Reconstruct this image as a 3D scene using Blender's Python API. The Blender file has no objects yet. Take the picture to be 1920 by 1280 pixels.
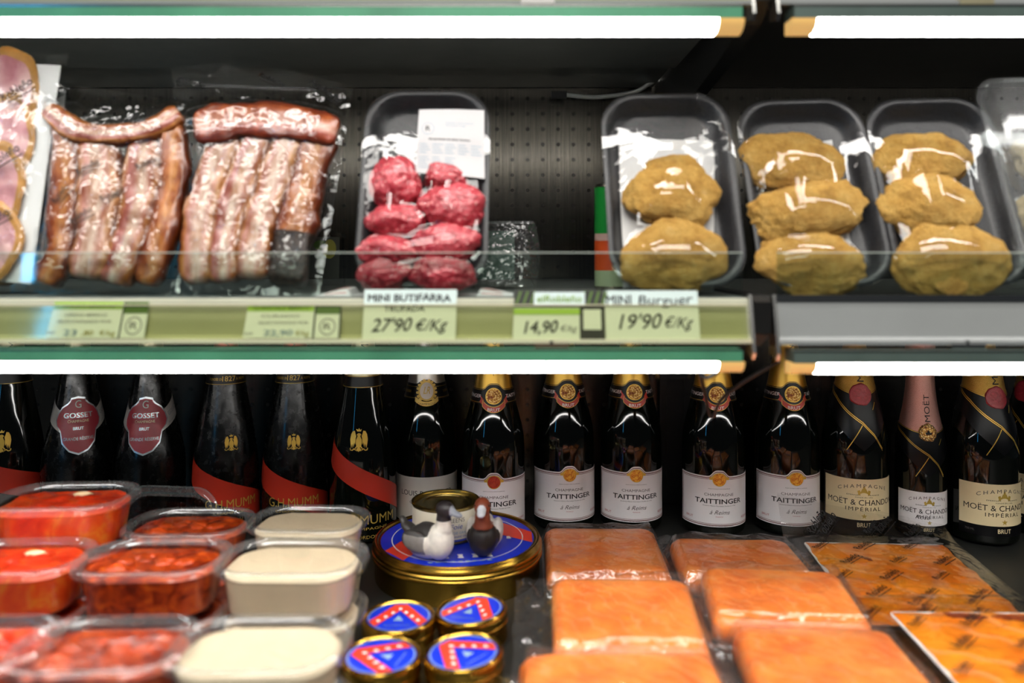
import bpy, bmesh, math, random
from math import sin, cos, pi, sqrt, radians, exp, atan2, asin
from mathutils import Vector, Matrix, noise, geometry

# ---------------------------------------------------------------- camera, light, exposure
SC = bpy.context.scene
COL = SC.collection
F, YH, H = 1500.0, 470.0, 0.4025          # focal length in px of a 1920 px wide picture, horizon row, eye height over the deck
cam_d = bpy.data.cameras.new('camera'); cam = bpy.data.objects.new('camera', cam_d); COL.objects.link(cam)
cam.location = (0, 0, H); cam.rotation_euler = (pi/2, 0, 0)
cam_d.sensor_width = 36.0; cam_d.lens = 36.0*F/1920.0; cam_d.shift_y = -(640-YH)/1920.0
cam_d.clip_start = 0.02
cam_d.dof.use_dof = True; cam_d.dof.focus_distance = 1.11; cam_d.dof.aperture_fstop = 2.1
SC.camera = cam
SC.view_settings.view_transform = 'Standard'; SC.view_settings.look = 'None'
SC.view_settings.gamma = 1; SC.view_settings.use_curve_mapping = False
SC.view_settings.exposure = 0.0
SC.cycles.transparent_max_bounces = 32; SC.cycles.max_bounces = 9
SC.cycles.glossy_bounces = 4; SC.cycles.caustics_reflective = False; SC.cycles.caustics_refractive = False
w = bpy.data.worlds.new('market_hall'); SC.world = w; w.use_nodes = True
w.node_tree.nodes['Background'].inputs[0].default_value = (0.75, 0.85, 1, 1)
w.node_tree.nodes['Background'].inputs[1].default_value = 0.03
LAMP_TOP, LAMP_LOW = 23.0, 31.0                                 # strength of the LED strips under the shelves

def area(name, loc, target, sx, sy, power, col):
    l = bpy.data.lights.new(name, 'AREA'); l.shape = 'RECTANGLE'; l.size = sx; l.size_y = sy
    l.energy = power; l.color = col
    o = bpy.data.objects.new(name, l); COL.objects.link(o); o.location = loc
    o.rotation_euler = (Vector(target)-Vector(loc)).to_track_quat('-Z', 'Y').to_euler()
    return o
area('aisle_fill_light', (0.2, -0.5, 2.6), (0.1, 0.9, 0.2), 2.4, 0.7, 60, (1, 0.96, 0.9))  # unseen overhead lamp, added as fill for the product fronts
area('added_front_fill', (-0.3, -2.6, 2.5), (0, 0.9, 0.3), 2.4, 0.6, 75, (1, 0.96, 0.9))  # unseen lamp added behind the camera to brighten the lower patties
area('blue_sign_light', (-1.38, -0.75, 0.75), (0, 1.1, 0.25), 0.035, 0.9, 1.3, (0.05, 0.5, 1.0))

# ---------------------------------------------------------------- helpers
def P(px, py, d):
    return Vector(((px-960)/F*d, d, H-(py-YH)/F*d))
def PZ(px, py, z):
    return P(px, py, (H-z)*F/(py-YH))
def hexc(h):
    h = h.lstrip('#'); v = [int(h[i:i+2], 16)/255 for i in (0, 2, 4)]
    return tuple(x/12.92 if x <= .04045 else ((x+.055)/1.055)**2.4 for x in v)+(1,)

class NT:
    def __init__(s, name):
        s.m = bpy.data.materials.new(name); s.m.use_nodes = True
        s.t = s.m.node_tree; s.t.nodes.clear()
        s.out = s.t.nodes.new('ShaderNodeOutputMaterial')
    def n(s, kind, **kw):
        nd = s.t.nodes.new('ShaderNode'+kind)
        for k, v in kw.items():
            if k.startswith('i_'):
                nd.inputs[k[2:].replace('_', ' ')].default_value = v
            else: setattr(nd, k, v)
        return nd
    def l(s, a, b): s.t.links.new(a, b)
    def ramp(s, fac, stops, interp='LINEAR'):
        r = s.n('ValToRGB'); r.color_ramp.interpolation = interp
        e = r.color_ramp.elements
        while len(e) < len(stops): e.new(0.5)
        for i, (p, c) in enumerate(stops):
            e[i].position = p; e[i].color = hexc(c) if isinstance(c, str) else c
        s.l(fac, r.inputs[0]); return r.outputs[0]
    def tex(s, coord='Object', scale=(1, 1, 1)):
        tc = s.n('TexCoord'); mp = s.n('Mapping'); mp.inputs['Scale'].default_value = scale
        s.l(tc.outputs[coord], mp.inputs[0]); return mp.outputs[0]
    def noise(s, vec, scale, detail=3, rough=.5, dist=0):
        nz = s.n('TexNoise'); nz.inputs['Scale'].default_value = scale; nz.inputs['Detail'].default_value = detail
        nz.inputs['Roughness'].default_value = rough; nz.inputs['Distortion'].default_value = dist
        s.l(vec, nz.inputs['Vector']); return nz.outputs['Fac']
    def bump(s, h, strength=.3, dist=.002):
        b = s.n('Bump'); b.inputs['Strength'].default_value = strength; b.inputs['Distance'].default_value = dist
        s.l(h, b.inputs['Height']); return b.outputs[0]
    def pr(s, color=None, rough=.5, metal=0, normal=None, **kw):
        p = s.n('BsdfPrincipled')
        if color is not None:
            if isinstance(color, (tuple, str)): p.inputs['Base Color'].default_value = hexc(color) if isinstance(color, str) else color
            else: s.l(color, p.inputs['Base Color'])
        if isinstance(rough, (int, float)): p.inputs['Roughness'].default_value = rough
        else: s.l(rough, p.inputs['Roughness'])
        p.inputs['Metallic'].default_value = metal
        if normal: s.l(normal, p.inputs['Normal'])
        for k, v in kw.items(): p.inputs[k.replace('_', ' ')].default_value = v
        s.l(p.outputs[0], s.out.inputs[0]); return p

def plain(name, color, rough=.5, metal=0, nscale=None, var=.12, bump=0, **kw):
    t = NT(name)
    if nscale:
        c = hexc(color); v = t.tex(); f = t.noise(v, nscale, 4)
        col = t.ramp(f, [(.3, tuple(x*(1-var) for x in c[:3])+(1,)), (.7, tuple(min(1, x*(1+var)) for x in c[:3])+(1,))])
        t.pr(col, rough, metal, t.bump(f, bump) if bump else None, **kw)
    else: t.pr(color, rough, metal, **kw)
    return t.m

def film(name, tint='#ffffff', base=.03, gain=1.0, rough=.06, nscale=60, bstr=.25, bdist=.002, milk=0.0, milkcol='#ffffff'):
    t = NT(name)
    nm = None
    if bstr:
        v = t.tex(); nm = t.bump(t.noise(v, nscale, 3, .5, .6), bstr, bdist)
    fr = t.n('LayerWeight'); fr.inputs['Blend'].default_value = .5
    if nm: t.l(nm, fr.inputs['Normal'])
    pw = t.n('Math', operation='POWER'); t.l(fr.outputs['Facing'], pw.inputs[0]); pw.inputs[1].default_value = 4.6
    ma = t.n('Math', operation='MULTIPLY_ADD', use_clamp=True); t.l(pw.outputs[0], ma.inputs[0])
    ma.inputs[1].default_value = .75*gain; ma.inputs[2].default_value = base+.03
    tr = t.n('BsdfTransparent'); tr.inputs[0].default_value = hexc(tint)
    gl = t.n('BsdfGlossy'); gl.inputs['Roughness'].default_value = rough; gl.inputs[0].default_value = (1, 1, 1, 1)
    if nm: t.l(nm, gl.inputs['Normal'])
    back = tr.outputs[0]
    if milk:
        di = t.n('BsdfDiffuse'); di.inputs[0].default_value = hexc(milkcol)
        mx0 = t.n('MixShader'); mx0.inputs[0].default_value = milk
        t.l(tr.outputs[0], mx0.inputs[1]); t.l(di.outputs[0], mx0.inputs[2]); back = mx0.outputs[0]
    mx = t.n('MixShader'); t.l(ma.outputs[0], mx.inputs[0]); t.l(back, mx.inputs[1]); t.l(gl.outputs[0], mx.inputs[2])
    t.l(mx.outputs[0], t.out.inputs[0]); return t.m

# unit sphere cache
def _ico(sub):
    b = bmesh.new(); bmesh.ops.create_icosphere(b, subdivisions=sub, radius=1)
    v = [x.co.copy() for x in b.verts]; f = [tuple(q.index for q in x.verts) for x in b.faces]; b.free(); return v, f
ICO = {k: _ico(k) for k in (2, 3, 4, 5)}

_TX = {}
def text2d(s, bold=0, spacing=1.0, res=3):
    key = (s, bold, spacing)
    if key in _TX: return _TX[key]
    c = bpy.data.curves.new('t', 'FONT'); c.body = s; c.size = 1; c.align_x = 'CENTER'; c.resolution_u = res
    c.space_character = spacing
    o = bpy.data.objects.new('t', c); COL.objects.link(o)
    bpy.context.view_layer.update()
    dg = bpy.context.evaluated_depsgraph_get()
    me = bpy.data.meshes.new_from_object(o.evaluated_get(dg))
    v = [(x.co.x, x.co.y) for x in me.vertices]; f = [tuple(p.vertices) for p in me.polygons]
    bpy.data.meshes.remove(me); bpy.data.objects.remove(o); bpy.data.curves.remove(c)
    if v:
        x0 = min(a for a, b in v); x1 = max(a for a, b in v)
        cap = 0.7; v = [((a-(x0+x1)/2)/cap, b/cap) for a, b in v]
    if v and bold:
        n = len(v); f0 = list(f); v0 = list(v)
        for k, (dx, dy) in enumerate(((1, 0), (-1, 0), (0, .8), (0, -.8))):
            v = v+[(a+dx*bold*1.3, b+dy*bold*1.3) for a, b in v0]; f = f+[tuple(i+n*(k+1) for i in q) for q in f0]
    _TX[key] = (v, f); return _TX[key]

class M:
    def __init__(s): s.v, s.f, s.mi, s.uv = [], [], [], []
    def add(s, vs, fs, mi=0, uvs=None):
        b = len(s.v); s.v += [Vector(v) for v in vs]; s.f += [tuple(i+b for i in f) for f in fs]
        s.mi += [mi]*len(fs); s.uv += (uvs if uvs else [(0, 0)]*len(vs)); return s
    def box(s, x0, x1, y0, y1, z0, z1, mi=0):
        v = [(x, y, z) for z in (z0, z1) for y in (y0, y1) for x in (x0, x1)]
        return s.add(v, [(0, 2, 3, 1), (4, 5, 7, 6), (0, 1, 5, 4), (2, 6, 7, 3), (0, 4, 6, 2), (1, 3, 7, 5)], mi)
    def grid(s, fn, nu, nv, mi=0, wu=False, wv=False):
        cu = nu if wu else nu+1; cv = nv if wv else nv+1
        vs = [fn(i/nu, j/nv) for j in range(cv) for i in range(cu)]
        uv = [(i/nu, j/nv) for j in range(cv) for i in range(cu)]
        fs = [(j*cu+i, j*cu+(i+1) % cu, ((j+1) % cv)*cu+(i+1) % cu, ((j+1) % cv)*cu+i) for j in range(nv) for i in range(nu)]
        return s.add(vs, fs, mi, uv)
    def lathe(s, prof, n=40, mi=0, o=(0, 0, 0), cap=True):
        k = len(prof)
        vs = [(o[0]+r*sin(2*pi*i/n), o[1]-r*cos(2*pi*i/n), o[2]+z) for r, z in prof for i in range(n)]
        fs = [(j*n+i, j*n+(i+1) % n, (j+1)*n+(i+1) % n, (j+1)*n+i) for j in range(k-1) for i in range(n)]
        if cap:
            if prof[0][0] > 1e-5: fs.append(tuple(range(n-1, -1, -1)))
            if prof[-1][0] > 1e-5: fs.append(tuple((k-1)*n+i for i in range(n)))
        return s.add(vs, fs, mi)
    def loft(s, rings, mi=0, cap0=True, cap1=True):
        n = len(rings[0]); k = len(rings); vs = [p for r in rings for p in r]
        fs = [(j*n+i, j*n+(i+1) % n, (j+1)*n+(i+1) % n, (j+1)*n+i) for j in range(k-1) for i in range(n)]
        if cap0: fs.append(tuple(range(n-1, -1, -1)))
        if cap1: fs.append(tuple((k-1)*n+i for i in range(n)))
        return s.add(vs, fs, mi)
    def tube(s, pts, r, n=8, mi=0):
        pts = [Vector(p) for p in pts]; rings = []; up = Vector((.13, .31, .94)).normalized()
        for i, p in enumerate(pts):
            t = (pts[min(i+1, len(pts)-1)]-pts[max(i-1, 0)]).normalized()
            a = t.cross(up).normalized(); b = a.cross(t); rr = r(i/(len(pts)-1)) if callable(r) else r
            rings.append([p+a*(rr*cos(2*pi*k/n))+b*(rr*sin(2*pi*k/n)) for k in range(n)])
        return s.loft(rings, mi)
    def blob(s, c, rad, seed=0, amp=.15, freq=1.5, sub=4, mi=0, rot=None, fine=0, ff=9, flat=None):
        c = Vector(c); V, Fc = ICO[sub]; out = []; sd = Vector((seed*3.7, seed*1.3, seed*7.1))
        for p in V:
            k = 1+amp*noise.noise(p*freq+sd)
            if fine: k += fine*noise.fractal(p*ff+sd, 1.0, 2.0, 3)
            q = Vector((p.x*rad[0]*k, p.y*rad[1]*k, p.z*rad[2]*k))
            if flat is not None and q.z < flat: q.z = flat+(q.z-flat)*.1
            if rot: q = rot @ q
            out.append(c+q)
        return s.add(out, Fc, mi)
    # ---- decals on a surface map S(u, v, offset) -> point
    def panel(s, S, u0, u1, bot, top, nx=24, ny=6, off=.0003, mi=0):
        fb = bot if callable(bot) else (lambda u: bot); ft = top if callable(top) else (lambda u: top)
        def fn(a, b):
            u = u0+(u1-u0)*a; return S(u, fb(u)+(ft(u)-fb(u))*b, off)
        return s.grid(fn, nx, ny, mi)
    def disk(s, S, uc, vc, ru, rv, off, mi, r0=0.0, n=28, nr=2):
        def fn(a, b):
            k = r0+(1-r0)*(1-b); return S(uc+ru*k*cos(2*pi*a), vc+rv*k*sin(2*pi*a), off)
        return s.grid(fn, n, nr, mi, wu=True)
    def strip(s, S, pts, w, off, mi, su=1.0, sub=6):
        q = []
        for (a, b), (c, d) in zip(pts[:-1], pts[1:]):
            q += [(a+(c-a)*i/sub, b+(d-b)*i/sub) for i in range(sub)]
        q.append(pts[-1]); vs = []
        for i, (a, b) in enumerate(q):
            a0, b0 = q[max(i-1, 0)]; a1, b1 = q[min(i+1, len(q)-1)]
            tx, ty = (a1-a0)/su, b1-b0; L = sqrt(tx*tx+ty*ty) or 1; nx, ny = -ty/L, tx/L
            vs += [S(a-nx*w/2*su, b-ny*w/2, off), S(a+nx*w/2*su, b+ny*w/2, off)]
        return s.add(vs, [(2*i, 2*i+2, 2*i+3, 2*i+1) for i in range(len(q)-1)], mi)
    def poly(s, S, pts, off, mi, uc=0, vc=0, su=1.0, sv=1.0, mirror=False):
        for sg in ((1, -1) if mirror else (1,)):
            tri = geometry.tessellate_polygon([[Vector((a, b, 0)) for a, b in pts]])
            s.add([S(uc+sg*a*su, vc+b*sv, off) for a, b in pts], [tuple(t) if sg > 0 else tuple(reversed(t)) for t in tri], mi)
        return s
    def text(s, S, st, uc, vc, h, off, mi, su=1.0, width=None, rot=0, shear=0, bold=0, spacing=1.0, arc=0, jit=0):
        v, f = text2d(st, bold, spacing)
        if not v: return s
        W = max(a for a, b in v)-min(a for a, b in v); kx = (width/(W*h)) if width else 1.0
        out = []; c, sn = cos(rot), sin(rot)
        for a, b in v:
            x = a*h*kx+shear*b*h; y = b*h
            if jit: y += jit*h*noise.noise(Vector((a*.9, 3.1, len(st)))) ; x += jit*.5*h*noise.noise(Vector((a*1.3, 9.1, b)))
            if arc: y += arc*x*x
            out.append(S(uc+(x*c-y*sn)*su, vc+x*sn+y*c, off))
        return s.add(out, f, mi)
    def build(s, name, mats, parent=None, smooth=35):
        me = bpy.data.meshes.new(name); me.from_pydata([tuple(v) for v in s.v], [], s.f); 
        mats = mats if isinstance(mats, (list, tuple)) else [mats]
        for m in mats: me.materials.append(m)
        me.polygons.foreach_set('material_index', s.mi)
        if any(u != (0, 0) for u in s.uv):
            ul = me.uv_layers.new(name='UVMap')
            for lp in me.loops: ul.data[lp.index].uv = s.uv[lp.vertex_index]
        if smooth:
            me.polygons.foreach_set('use_smooth', [True]*len(me.polygons)); me.update()
            me.set_sharp_from_angle(angle=radians(smooth))
        me.validate(); me.update()
        o = bpy.data.objects.new(name, me); COL.objects.link(o); o.parent = parent; return o

def thing(name, label, cat, mat=None, group=None, loc=None, rz=0):
    o = bpy.data.objects.new(name, None); COL.objects.link(o); o.empty_display_size = .02
    if mat is not None: o.matrix_world = mat
    elif loc is not None: o.location = loc; o.rotation_euler = (0, 0, rz)
    return tag(o, label, cat, group)
def tag(o, label, cat, group=None, kind=None):
    if label: o['label'] = label
    if cat: o['category'] = cat
    if group: o['group'] = group
    if kind: o['kind'] = kind
    return o
def structure(o): o['kind'] = 'structure'; return o
def dup(root, label, mat=None, loc=None, rz=0, scale=None):
    r = root.copy(); COL.objects.link(r); r['label'] = label
    if mat is not None: r.matrix_world = mat
    else:
        r.location = loc; r.rotation_euler = (0, 0, rz)
    if scale: r.scale = scale
    for ch in [o for o in bpy.data.objects if o.parent == root]:
        c = ch.copy(); COL.objects.link(c); c.parent = r
        for g in [o for o in bpy.data.objects if o.parent == ch]:
            d = g.copy(); COL.objects.link(d); d.parent = c
    return r
def rr(hw, hl, r, z, n=7, cx=0, cy=0):
    out = []
    for q, (sx, sy) in enumerate(((1, 1), (-1, 1), (-1, -1), (1, -1))):
        for i in range(n+1):
            a = (q+i/n)*pi/2; out.append((cx+sx*(hw-r)+r*cos(a), cy+sy*(hl-r)+r*sin(a), z))
    return out
def smooth_prof(pts, per=8):
    out = []
    for i in range(len(pts)-1):
        p0 = pts[max(i-1, 0)]; p1 = pts[i]; p2 = pts[i+1]; p3 = pts[min(i+2, len(pts)-1)]
        for k in range(per):
            t = k/per
            out.append(tuple(.5*((2*p1[j])+(-p0[j]+p2[j])*t+(2*p0[j]-5*p1[j]+4*p2[j]-p3[j])*t*t+(-p0[j]+3*p1[j]-3*p2[j]+p3[j])*t**3) for j in range(len(p1))))
    out.append(tuple(pts[-1])); return out
def leaning(base, lean, roll=0, yaw=0):
    """matrix of an item propped on its lower edge: local X right, Y up along it, Z out towards the aisle"""
    X = Vector((1, 0, 0)); Y = Vector((0, sin(lean), cos(lean))); Z = X.cross(Y)
    R = Matrix((X, Y, Z)).transposed()
    return Matrix.Translation(base) @ (Matrix.Rotation(yaw, 3, 'Z') @ R @ Matrix.Rotation(roll, 3, 'Z')).to_4x4()
def on_plane(mat, px, py, h=0.0):
    inv = mat.inverted(); o = inv @ Vector((0, 0, H)); q = inv @ P(px, py, 1.0); d = q-o
    t = (h-o.z)/d.z; r = o+d*t; return r.x, r.y

# ---------------------------------------------------------------- materials
def steel_peg():
    t = NT('perforated_brushed_steel')
    tc = t.n('TexCoord'); sep = t.n('SeparateXYZ'); t.l(tc.outputs['Object'], sep.inputs[0])
    def fr(sock, phase):
        a = t.n('Math', operation='ADD'); t.l(sock, a.inputs[0]); a.inputs[1].default_value = 10*.0247-phase+.01235
        b = t.n('Math', operation='MODULO'); t.l(a.outputs[0], b.inputs[0]); b.inputs[1].default_value = .0247
        # keep the sum positive on the whole panel
        a.inputs[1].default_value += .0247*60
        c = t.n('Math', operation='SUBTRACT'); t.l(b.outputs[0], c.inputs[0]); c.inputs[1].default_value = .01235
        d = t.n('Math', operation='MULTIPLY'); t.l(c.outputs[0], d.inputs[0]); t.l(c.outputs[0], d.inputs[1]); return d.outputs[0]
    ax = fr(sep.outputs[0], -.0243); az = fr(sep.outputs[2], .6235)
    s = t.n('Math', operation='ADD'); t.l(ax, s.inputs[0]); t.l(az, s.inputs[1])
    sq = t.n('Math', operation='SQRT'); t.l(s.outputs[0], sq.inputs[0])
    hole = t.ramp(sq.outputs[0], [(.0024, (0, 0, 0, 1)), (.0030, (1, 1, 1, 1))])
    v = t.tex('Object', (60, 60, 1.2)); nz = t.noise(v, 6, 3)
    base = t.ramp(nz, [(.3, '#4f4c47'), (.7, '#656159')])
    mx = t.n('MixRGB'); mx.inputs[1].default_value = (.002, .002, .002, 1); t.l(hole, mx.inputs[0]); t.l(base, mx.inputs[2])
    p = t.pr(mx.outputs[0], .22, 1, t.bump(nz, .04, .001)); t.l(hole, p.inputs['Metallic'])
    return t.m
M_PEG = steel_peg()
M_STEEL = plain('dull_steel', '#77756e', .34, 1, 30, .1)
M_DARK = plain('black_painted_steel', '#141413', .45, 0, 40, .2)
M_UNDER = plain('dark_shelf_underside', '#282624', .5, .6, 20, .15)
M_DECK = plain('dark_grey_deck', '#232422', .42, 0, 25, .2)
M_SHELF = plain('grey_enamel', '#8d918d', .35, .3, 30, .08)
M_RAILG = plain('olive_price_rail', '#bcbda8', .4, 0, 12, .06)
M_RAILW = plain('grey_price_rail', '#8f9291', .38, 0, 12, .06)
M_EDGE = plain('cream_plastic_edge', '#d9d2b4', .35)
M_HOUSE = plain('green_light_housing', '#5aa37f', .3, .1, 18, .15)
M_HOUSEG = plain('grey_green_light_housing', '#5d6e68', .35, .2, 18, .15)
M_SILVER = plain('bright_metal', '#c8c8c4', .22, 1)
M_WHITEPL = plain('white_plastic', '#d8d8d2', .4)
M_BLACKPL = plain('black_rubber', '#101010', .5)
M_AMBER = plain('amber_lamp_end', '#c79a4e', .35, Emission_Color=(1, .62, .22, 1), Emission_Strength=.55)  # faint emission put in so the unlit ends look lit by the strip
def lampmat(nm, LAMP):
    t = NT(nm); e = t.n('Emission'); e.inputs[0].default_value = (1, .97, .93, 1); e.inputs[1].default_value = LAMP
    t.l(e.outputs[0], t.out.inputs[0]); return t.m
M_LAMPT = lampmat('led_diffuser_cool', LAMP_TOP); M_LAMPL = lampmat('led_diffuser_strong', LAMP_LOW)
M_COVER = film('tinted_rail_cover', '#f1f3e0', .02, .8, .08, 20, .05)
M_ACRYL = film('clear_acrylic', '#f0f6f3', .015, 1.0, .03, 10, 0)
M_ACRYLE = plain('acrylic_cut_edge', '#c3cdc2', .3)
M_FILM = film('stretch_film', '#ffffff', .02, 1.15, .05, 15, .3, .006)
M_POUCH = film('vacuum_pouch', '#fafbfb', .015, 1.3, .07, 30, .4, .008, 0)
M_SPOUCH = film('salmon_pouch', '#fbfbfb', .035, .75, .10, 30, .6, .008, .018)
M_TUB = film('crinkled_clear_plastic', '#eef2f0', .10, 1.3, .12, 70, .7, .01, .04)
M_FLATP = film('printed_pouch', '#fbfbfb', .045, 1.2, .10, 40, .25, .004, 0)
M_CLEAR = film('clear_rigid_plastic', '#fafafa', .0, .8, .06, 30, .05, .002, 0)
M_RIM = film('clear_plastic_rim', '#f2f4f4', .02, 1.0, .10, 30, .05, .002, .05)
M_GLASS = plain('dark_bottle_glass', '#070a06', .05)
def frost(): 
    t = NT('dusty_dark_glass'); v = t.tex(); f = t.noise(v, 90, 5, .7)
    r = t.ramp(f, [(.35, (.12,)*3+(1,)), (.65, (.34,)*3+(1,))]); t.pr('#070807', r, 0, t.bump(f, .06, .001)); return t.m
M_FROST = frost()
M_BLACKP = plain('black_paper', '#08080a', .32, Specular_IOR_Level=.28)
M_WHITEP = plain('white_paper', '#e6e2e2', .55)
M_CREAMP = plain('cream_paper', '#e2cfa3', .5)
M_GREYP = plain('warm_grey_paper', '#cfc8bb', .5)
M_INK = plain('black_ink', '#0c0b0c', .6)
M_GREYINK = plain('grey_ink', '#55504e', .6)
M_RED = plain('red_foil_paper', '#b5301f', .32)
M_WINE = plain('wine_red_label', '#9c2b35', .35)
M_BROWN = plain('brown_ink', '#6d3428', .5)
M_REDINK = plain('pale_red_ink', '#b5525a', .6)
def foil(name, col, rough=.32, knurl=0):
    t = NT(name)
    if knurl:
        v = t.tex('Object'); c = t.n('TexChecker'); mp = t.tex('Object', (1, 1, 1)); vo = t.n('TexVoronoi'); vo.inputs['Scale'].default_value = knurl
        t.l(v, vo.inputs['Vector']); h = vo.outputs['Distance']; t.pr(col, rough, .85, t.bump(h, .8, .0006))
    else:
        v = t.tex('Object', (1, 1, .15)); f = t.noise(v, 160, 3); t.pr(col, rough, .85, t.bump(f, .12, .001))
    return t.m
M_GOLDF = foil('gold_foil', '#d0a64a')
M_GOLDK = foil('knurled_gold_foil', '#c7a14e', .36, 900)
M_PINKF = foil('knurled_pink_foil', '#d7a397', .38, 900)
M_SILVF = foil('silver_foil', '#c9c5bd', .34)
M_REDF = foil('red_neck_foil', '#b04a45', .36)
M_CREAMF = foil('cream_neck_foil', '#cfc7a4', .4)
M_GOLD = plain('gold_print', '#d9b24c', .35, .55)
M_GOLDD = plain('dull_gold_print', '#c2a24a', .4, .3)
M_SILVER_P = plain('silver_print', '#cdd3d8', .25, .6)
M_GREYB = plain('grey_satin_band', '#b5b1ab', .35, .15)
M_SEAL = plain('red_wax_seal', '#a8343a', .45, 0, 300, .25, .3)
def medal():
    t = NT('embossed_gold_medal'); v = t.tex(); vo = t.n('TexVoronoi'); vo.inputs['Scale'].default_value = 420; t.l(v, vo.inputs['Vector'])
    c = t.ramp(vo.outputs['Distance'], [(.15, '#f4dca0'), (.5, '#c8963a'), (.8, '#7a3a1c')]); t.pr(c, .35, .5, t.bump(vo.outputs['Distance'], .6, .001)); return t.m
M_MEDAL = medal()
def medal2(nm, a, b, c_):
    t = NT(nm); v = t.tex(); f = t.noise(v, 330, 4, .6, 1); t.pr(t.ramp(f, [(.35, a), (.5, b), (.65, c_)]), .45, .2); return t.m
M_MEDO = medal2('orange_emblem', '#b3481c', '#e79a2c', '#f2c14a')
M_MEDR = medal2('red_emblem', '#7c2218', '#c53c24', '#b04a2c')
def crumbs():
    t = NT('golden_breadcrumb'); v = t.tex(); f = t.noise(v, 55, 5, .65); g = t.noise(v, 420, 4, .7)
    c = t.ramp(f, [(.25, '#b08236'), (.45, '#dca84c'), (.62, '#e8ba60'), (.8, '#efcd8a')])
    vo = t.n('TexVoronoi'); vo.inputs['Scale'].default_value = 300; t.l(v, vo.inputs['Vector'])
    mx = t.n('MixRGB', blend_type='MULTIPLY'); mx.inputs[0].default_value = .35; t.l(c, mx.inputs[1])
    t.l(t.ramp(g, [(.3, '#b58f5c'), (.6, '#ffffff')]), mx.inputs[2])  # low spots between crumbs darkened in the colour, as crevice shade
    t.pr(mx.outputs[0], .75, 0, t.bump(g, 1.0, .006)); return t.m
M_CRUMB = crumbs()
def meat():
    t = NT('raw_minced_meat'); v = t.tex(); f = t.noise(v, 190, 5, .7, .6); g = t.noise(v, 230, 4, .65)
    c = t.ramp(f, [(.3, '#7c1520'), (.50, '#b02a38'), (.58, '#c24450'), (.66, '#e6b3ac')])
    p = t.pr(c, .3, 0, t.bump(g, .6, .003), Coat_Weight=.5, Coat_Roughness=.15); return t.m
M_MEAT = meat()
def pork(name, stops, rind=False):
    t = NT(name); tc = t.n('TexCoord'); sep = t.n('SeparateXYZ'); t.l(tc.outputs['UV'], sep.inputs[0])
    v = t.tex('Object', (1, .35, 1)); f = t.noise(v, 40, 4, .6); g = t.noise(v, 130, 4, .6)
    ma = t.n('Math', operation='MULTIPLY_ADD'); t.l(f, ma.inputs[0]); ma.inputs[1].default_value = .22; 
    sb = t.n('Math', operation='SUBTRACT'); t.l(sep.outputs[0], sb.inputs[0]); sb.inputs[1].default_value = .11; t.l(sb.outputs[0], ma.inputs[2])
    c = t.ramp(ma.outputs[0], stops)
    mx = t.n('MixRGB', blend_type='MULTIPLY'); mx.inputs[0].default_value = 1; t.l(c, mx.inputs[1]); t.l(t.ramp(g, [(.35, '#b08464'), (.62, '#e9dfd6')]), mx.inputs[2])
    t.pr(mx.outputs[0], .32, 0, t.bump(g, .4, .003), Coat_Weight=.35, Coat_Roughness=.15); return t.m
M_PORKA = pork('smoked_pork_belly', [(.04, '#8a4f1e'), (.16, '#b87b3a'), (.26, '#c48a78'), (.40, '#e6cfc0'), (.52, '#f0e4d8'), (.64, '#c88f8c'), (.78, '#b56a62'), (.88, '#c08a48'), (.97, '#8d5220')])
M_PORKB = pork('pale_pork_belly', [(.05, '#9c5f28'), (.17, '#c99a6a'), (.3, '#dcb0a6'), (.45, '#efe0d4'), (.6, '#e7cdbf'), (.75, '#d29a94'), (.88, '#b8803c'), (.97, '#80471c')])
M_PORKC = pork('brown_smoked_rind', [(.05, '#6d3312'), (.2, '#a8652a'), (.38, '#c58742'), (.5, '#cf9a66'), (.64, '#c07a40'), (.82, '#9c5322'), (.96, '#6a2f12')])
M_PORKT = pork('red_smoked_pork', [(.05, '#7a3015'), (.2, '#b3612e'), (.4, '#c98a70'), (.55, '#d8a99a'), (.7, '#b8604e'), (.85, '#93401f'), (.96, '#6a2a12')])
M_PEPPER = plain('black_pepper_crust', '#2a1c12', .45, 0, 260, .9, .5)
def ham():
    t = NT('sliced_ham'); v = t.tex(); f = t.noise(v, 22, 3, .5, .8)
    t.pr(t.ramp(f, [(.3, '#b4707a'), (.5, '#d3a0a0'), (.65, '#e0b9b0'), (.8, '#efe3da')]), .35, 0, None, Coat_Weight=.3); return t.m
M_HAM = ham()
M_HAMRIND = plain('ham_rind', '#b88442', .4, 0, 60, .25)
M_CARD = plain('white_card', '#e9e9e6', .5)
def salmon(name, a, b, c_, sc, st=28):
    t = NT(name); v = t.tex(); w_ = t.n('TexWave', wave_type='BANDS', bands_direction='DIAGONAL'); w_.inputs['Scale'].default_value = st
    w_.inputs['Distortion'].default_value = 9; w_.inputs['Detail'].default_value = 2; w_.inputs['Detail Scale'].default_value = 1.2; t.l(v, w_.inputs['Vector'])
    f = t.noise(v, sc, 4, .55, .4)
    c = t.ramp(f, [(.3, a), (.52, b), (.75, c_)])
    mx = t.n('MixRGB', blend_type='MIX'); fac = t.ramp(w_.outputs['Fac'], [(.86, (0, 0, 0, 1)), (.99, (.3, .3, .3, 1))])
    t.l(fac, mx.inputs[0]); t.l(c, mx.inputs[1]); mx.inputs[2].default_value = hexc('#f2b183')
    t.pr(mx.outputs[0], .3, 0, t.bump(f, .2, .003), Subsurface_Weight=.15, Subsurface_Radius=(.01, .004, .002), Subsurface_Scale=.4, Coat_Weight=.35, Coat_Roughness=.12); return t.m
M_SALM = salmon('salmon_fillet', '#dc641a', '#f3822a', '#f99a44', 24)
M_SALMS = salmon('smoked_salmon_slices', '#d9641a', '#f28a20', '#f7a02c', 12, 10)
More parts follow.
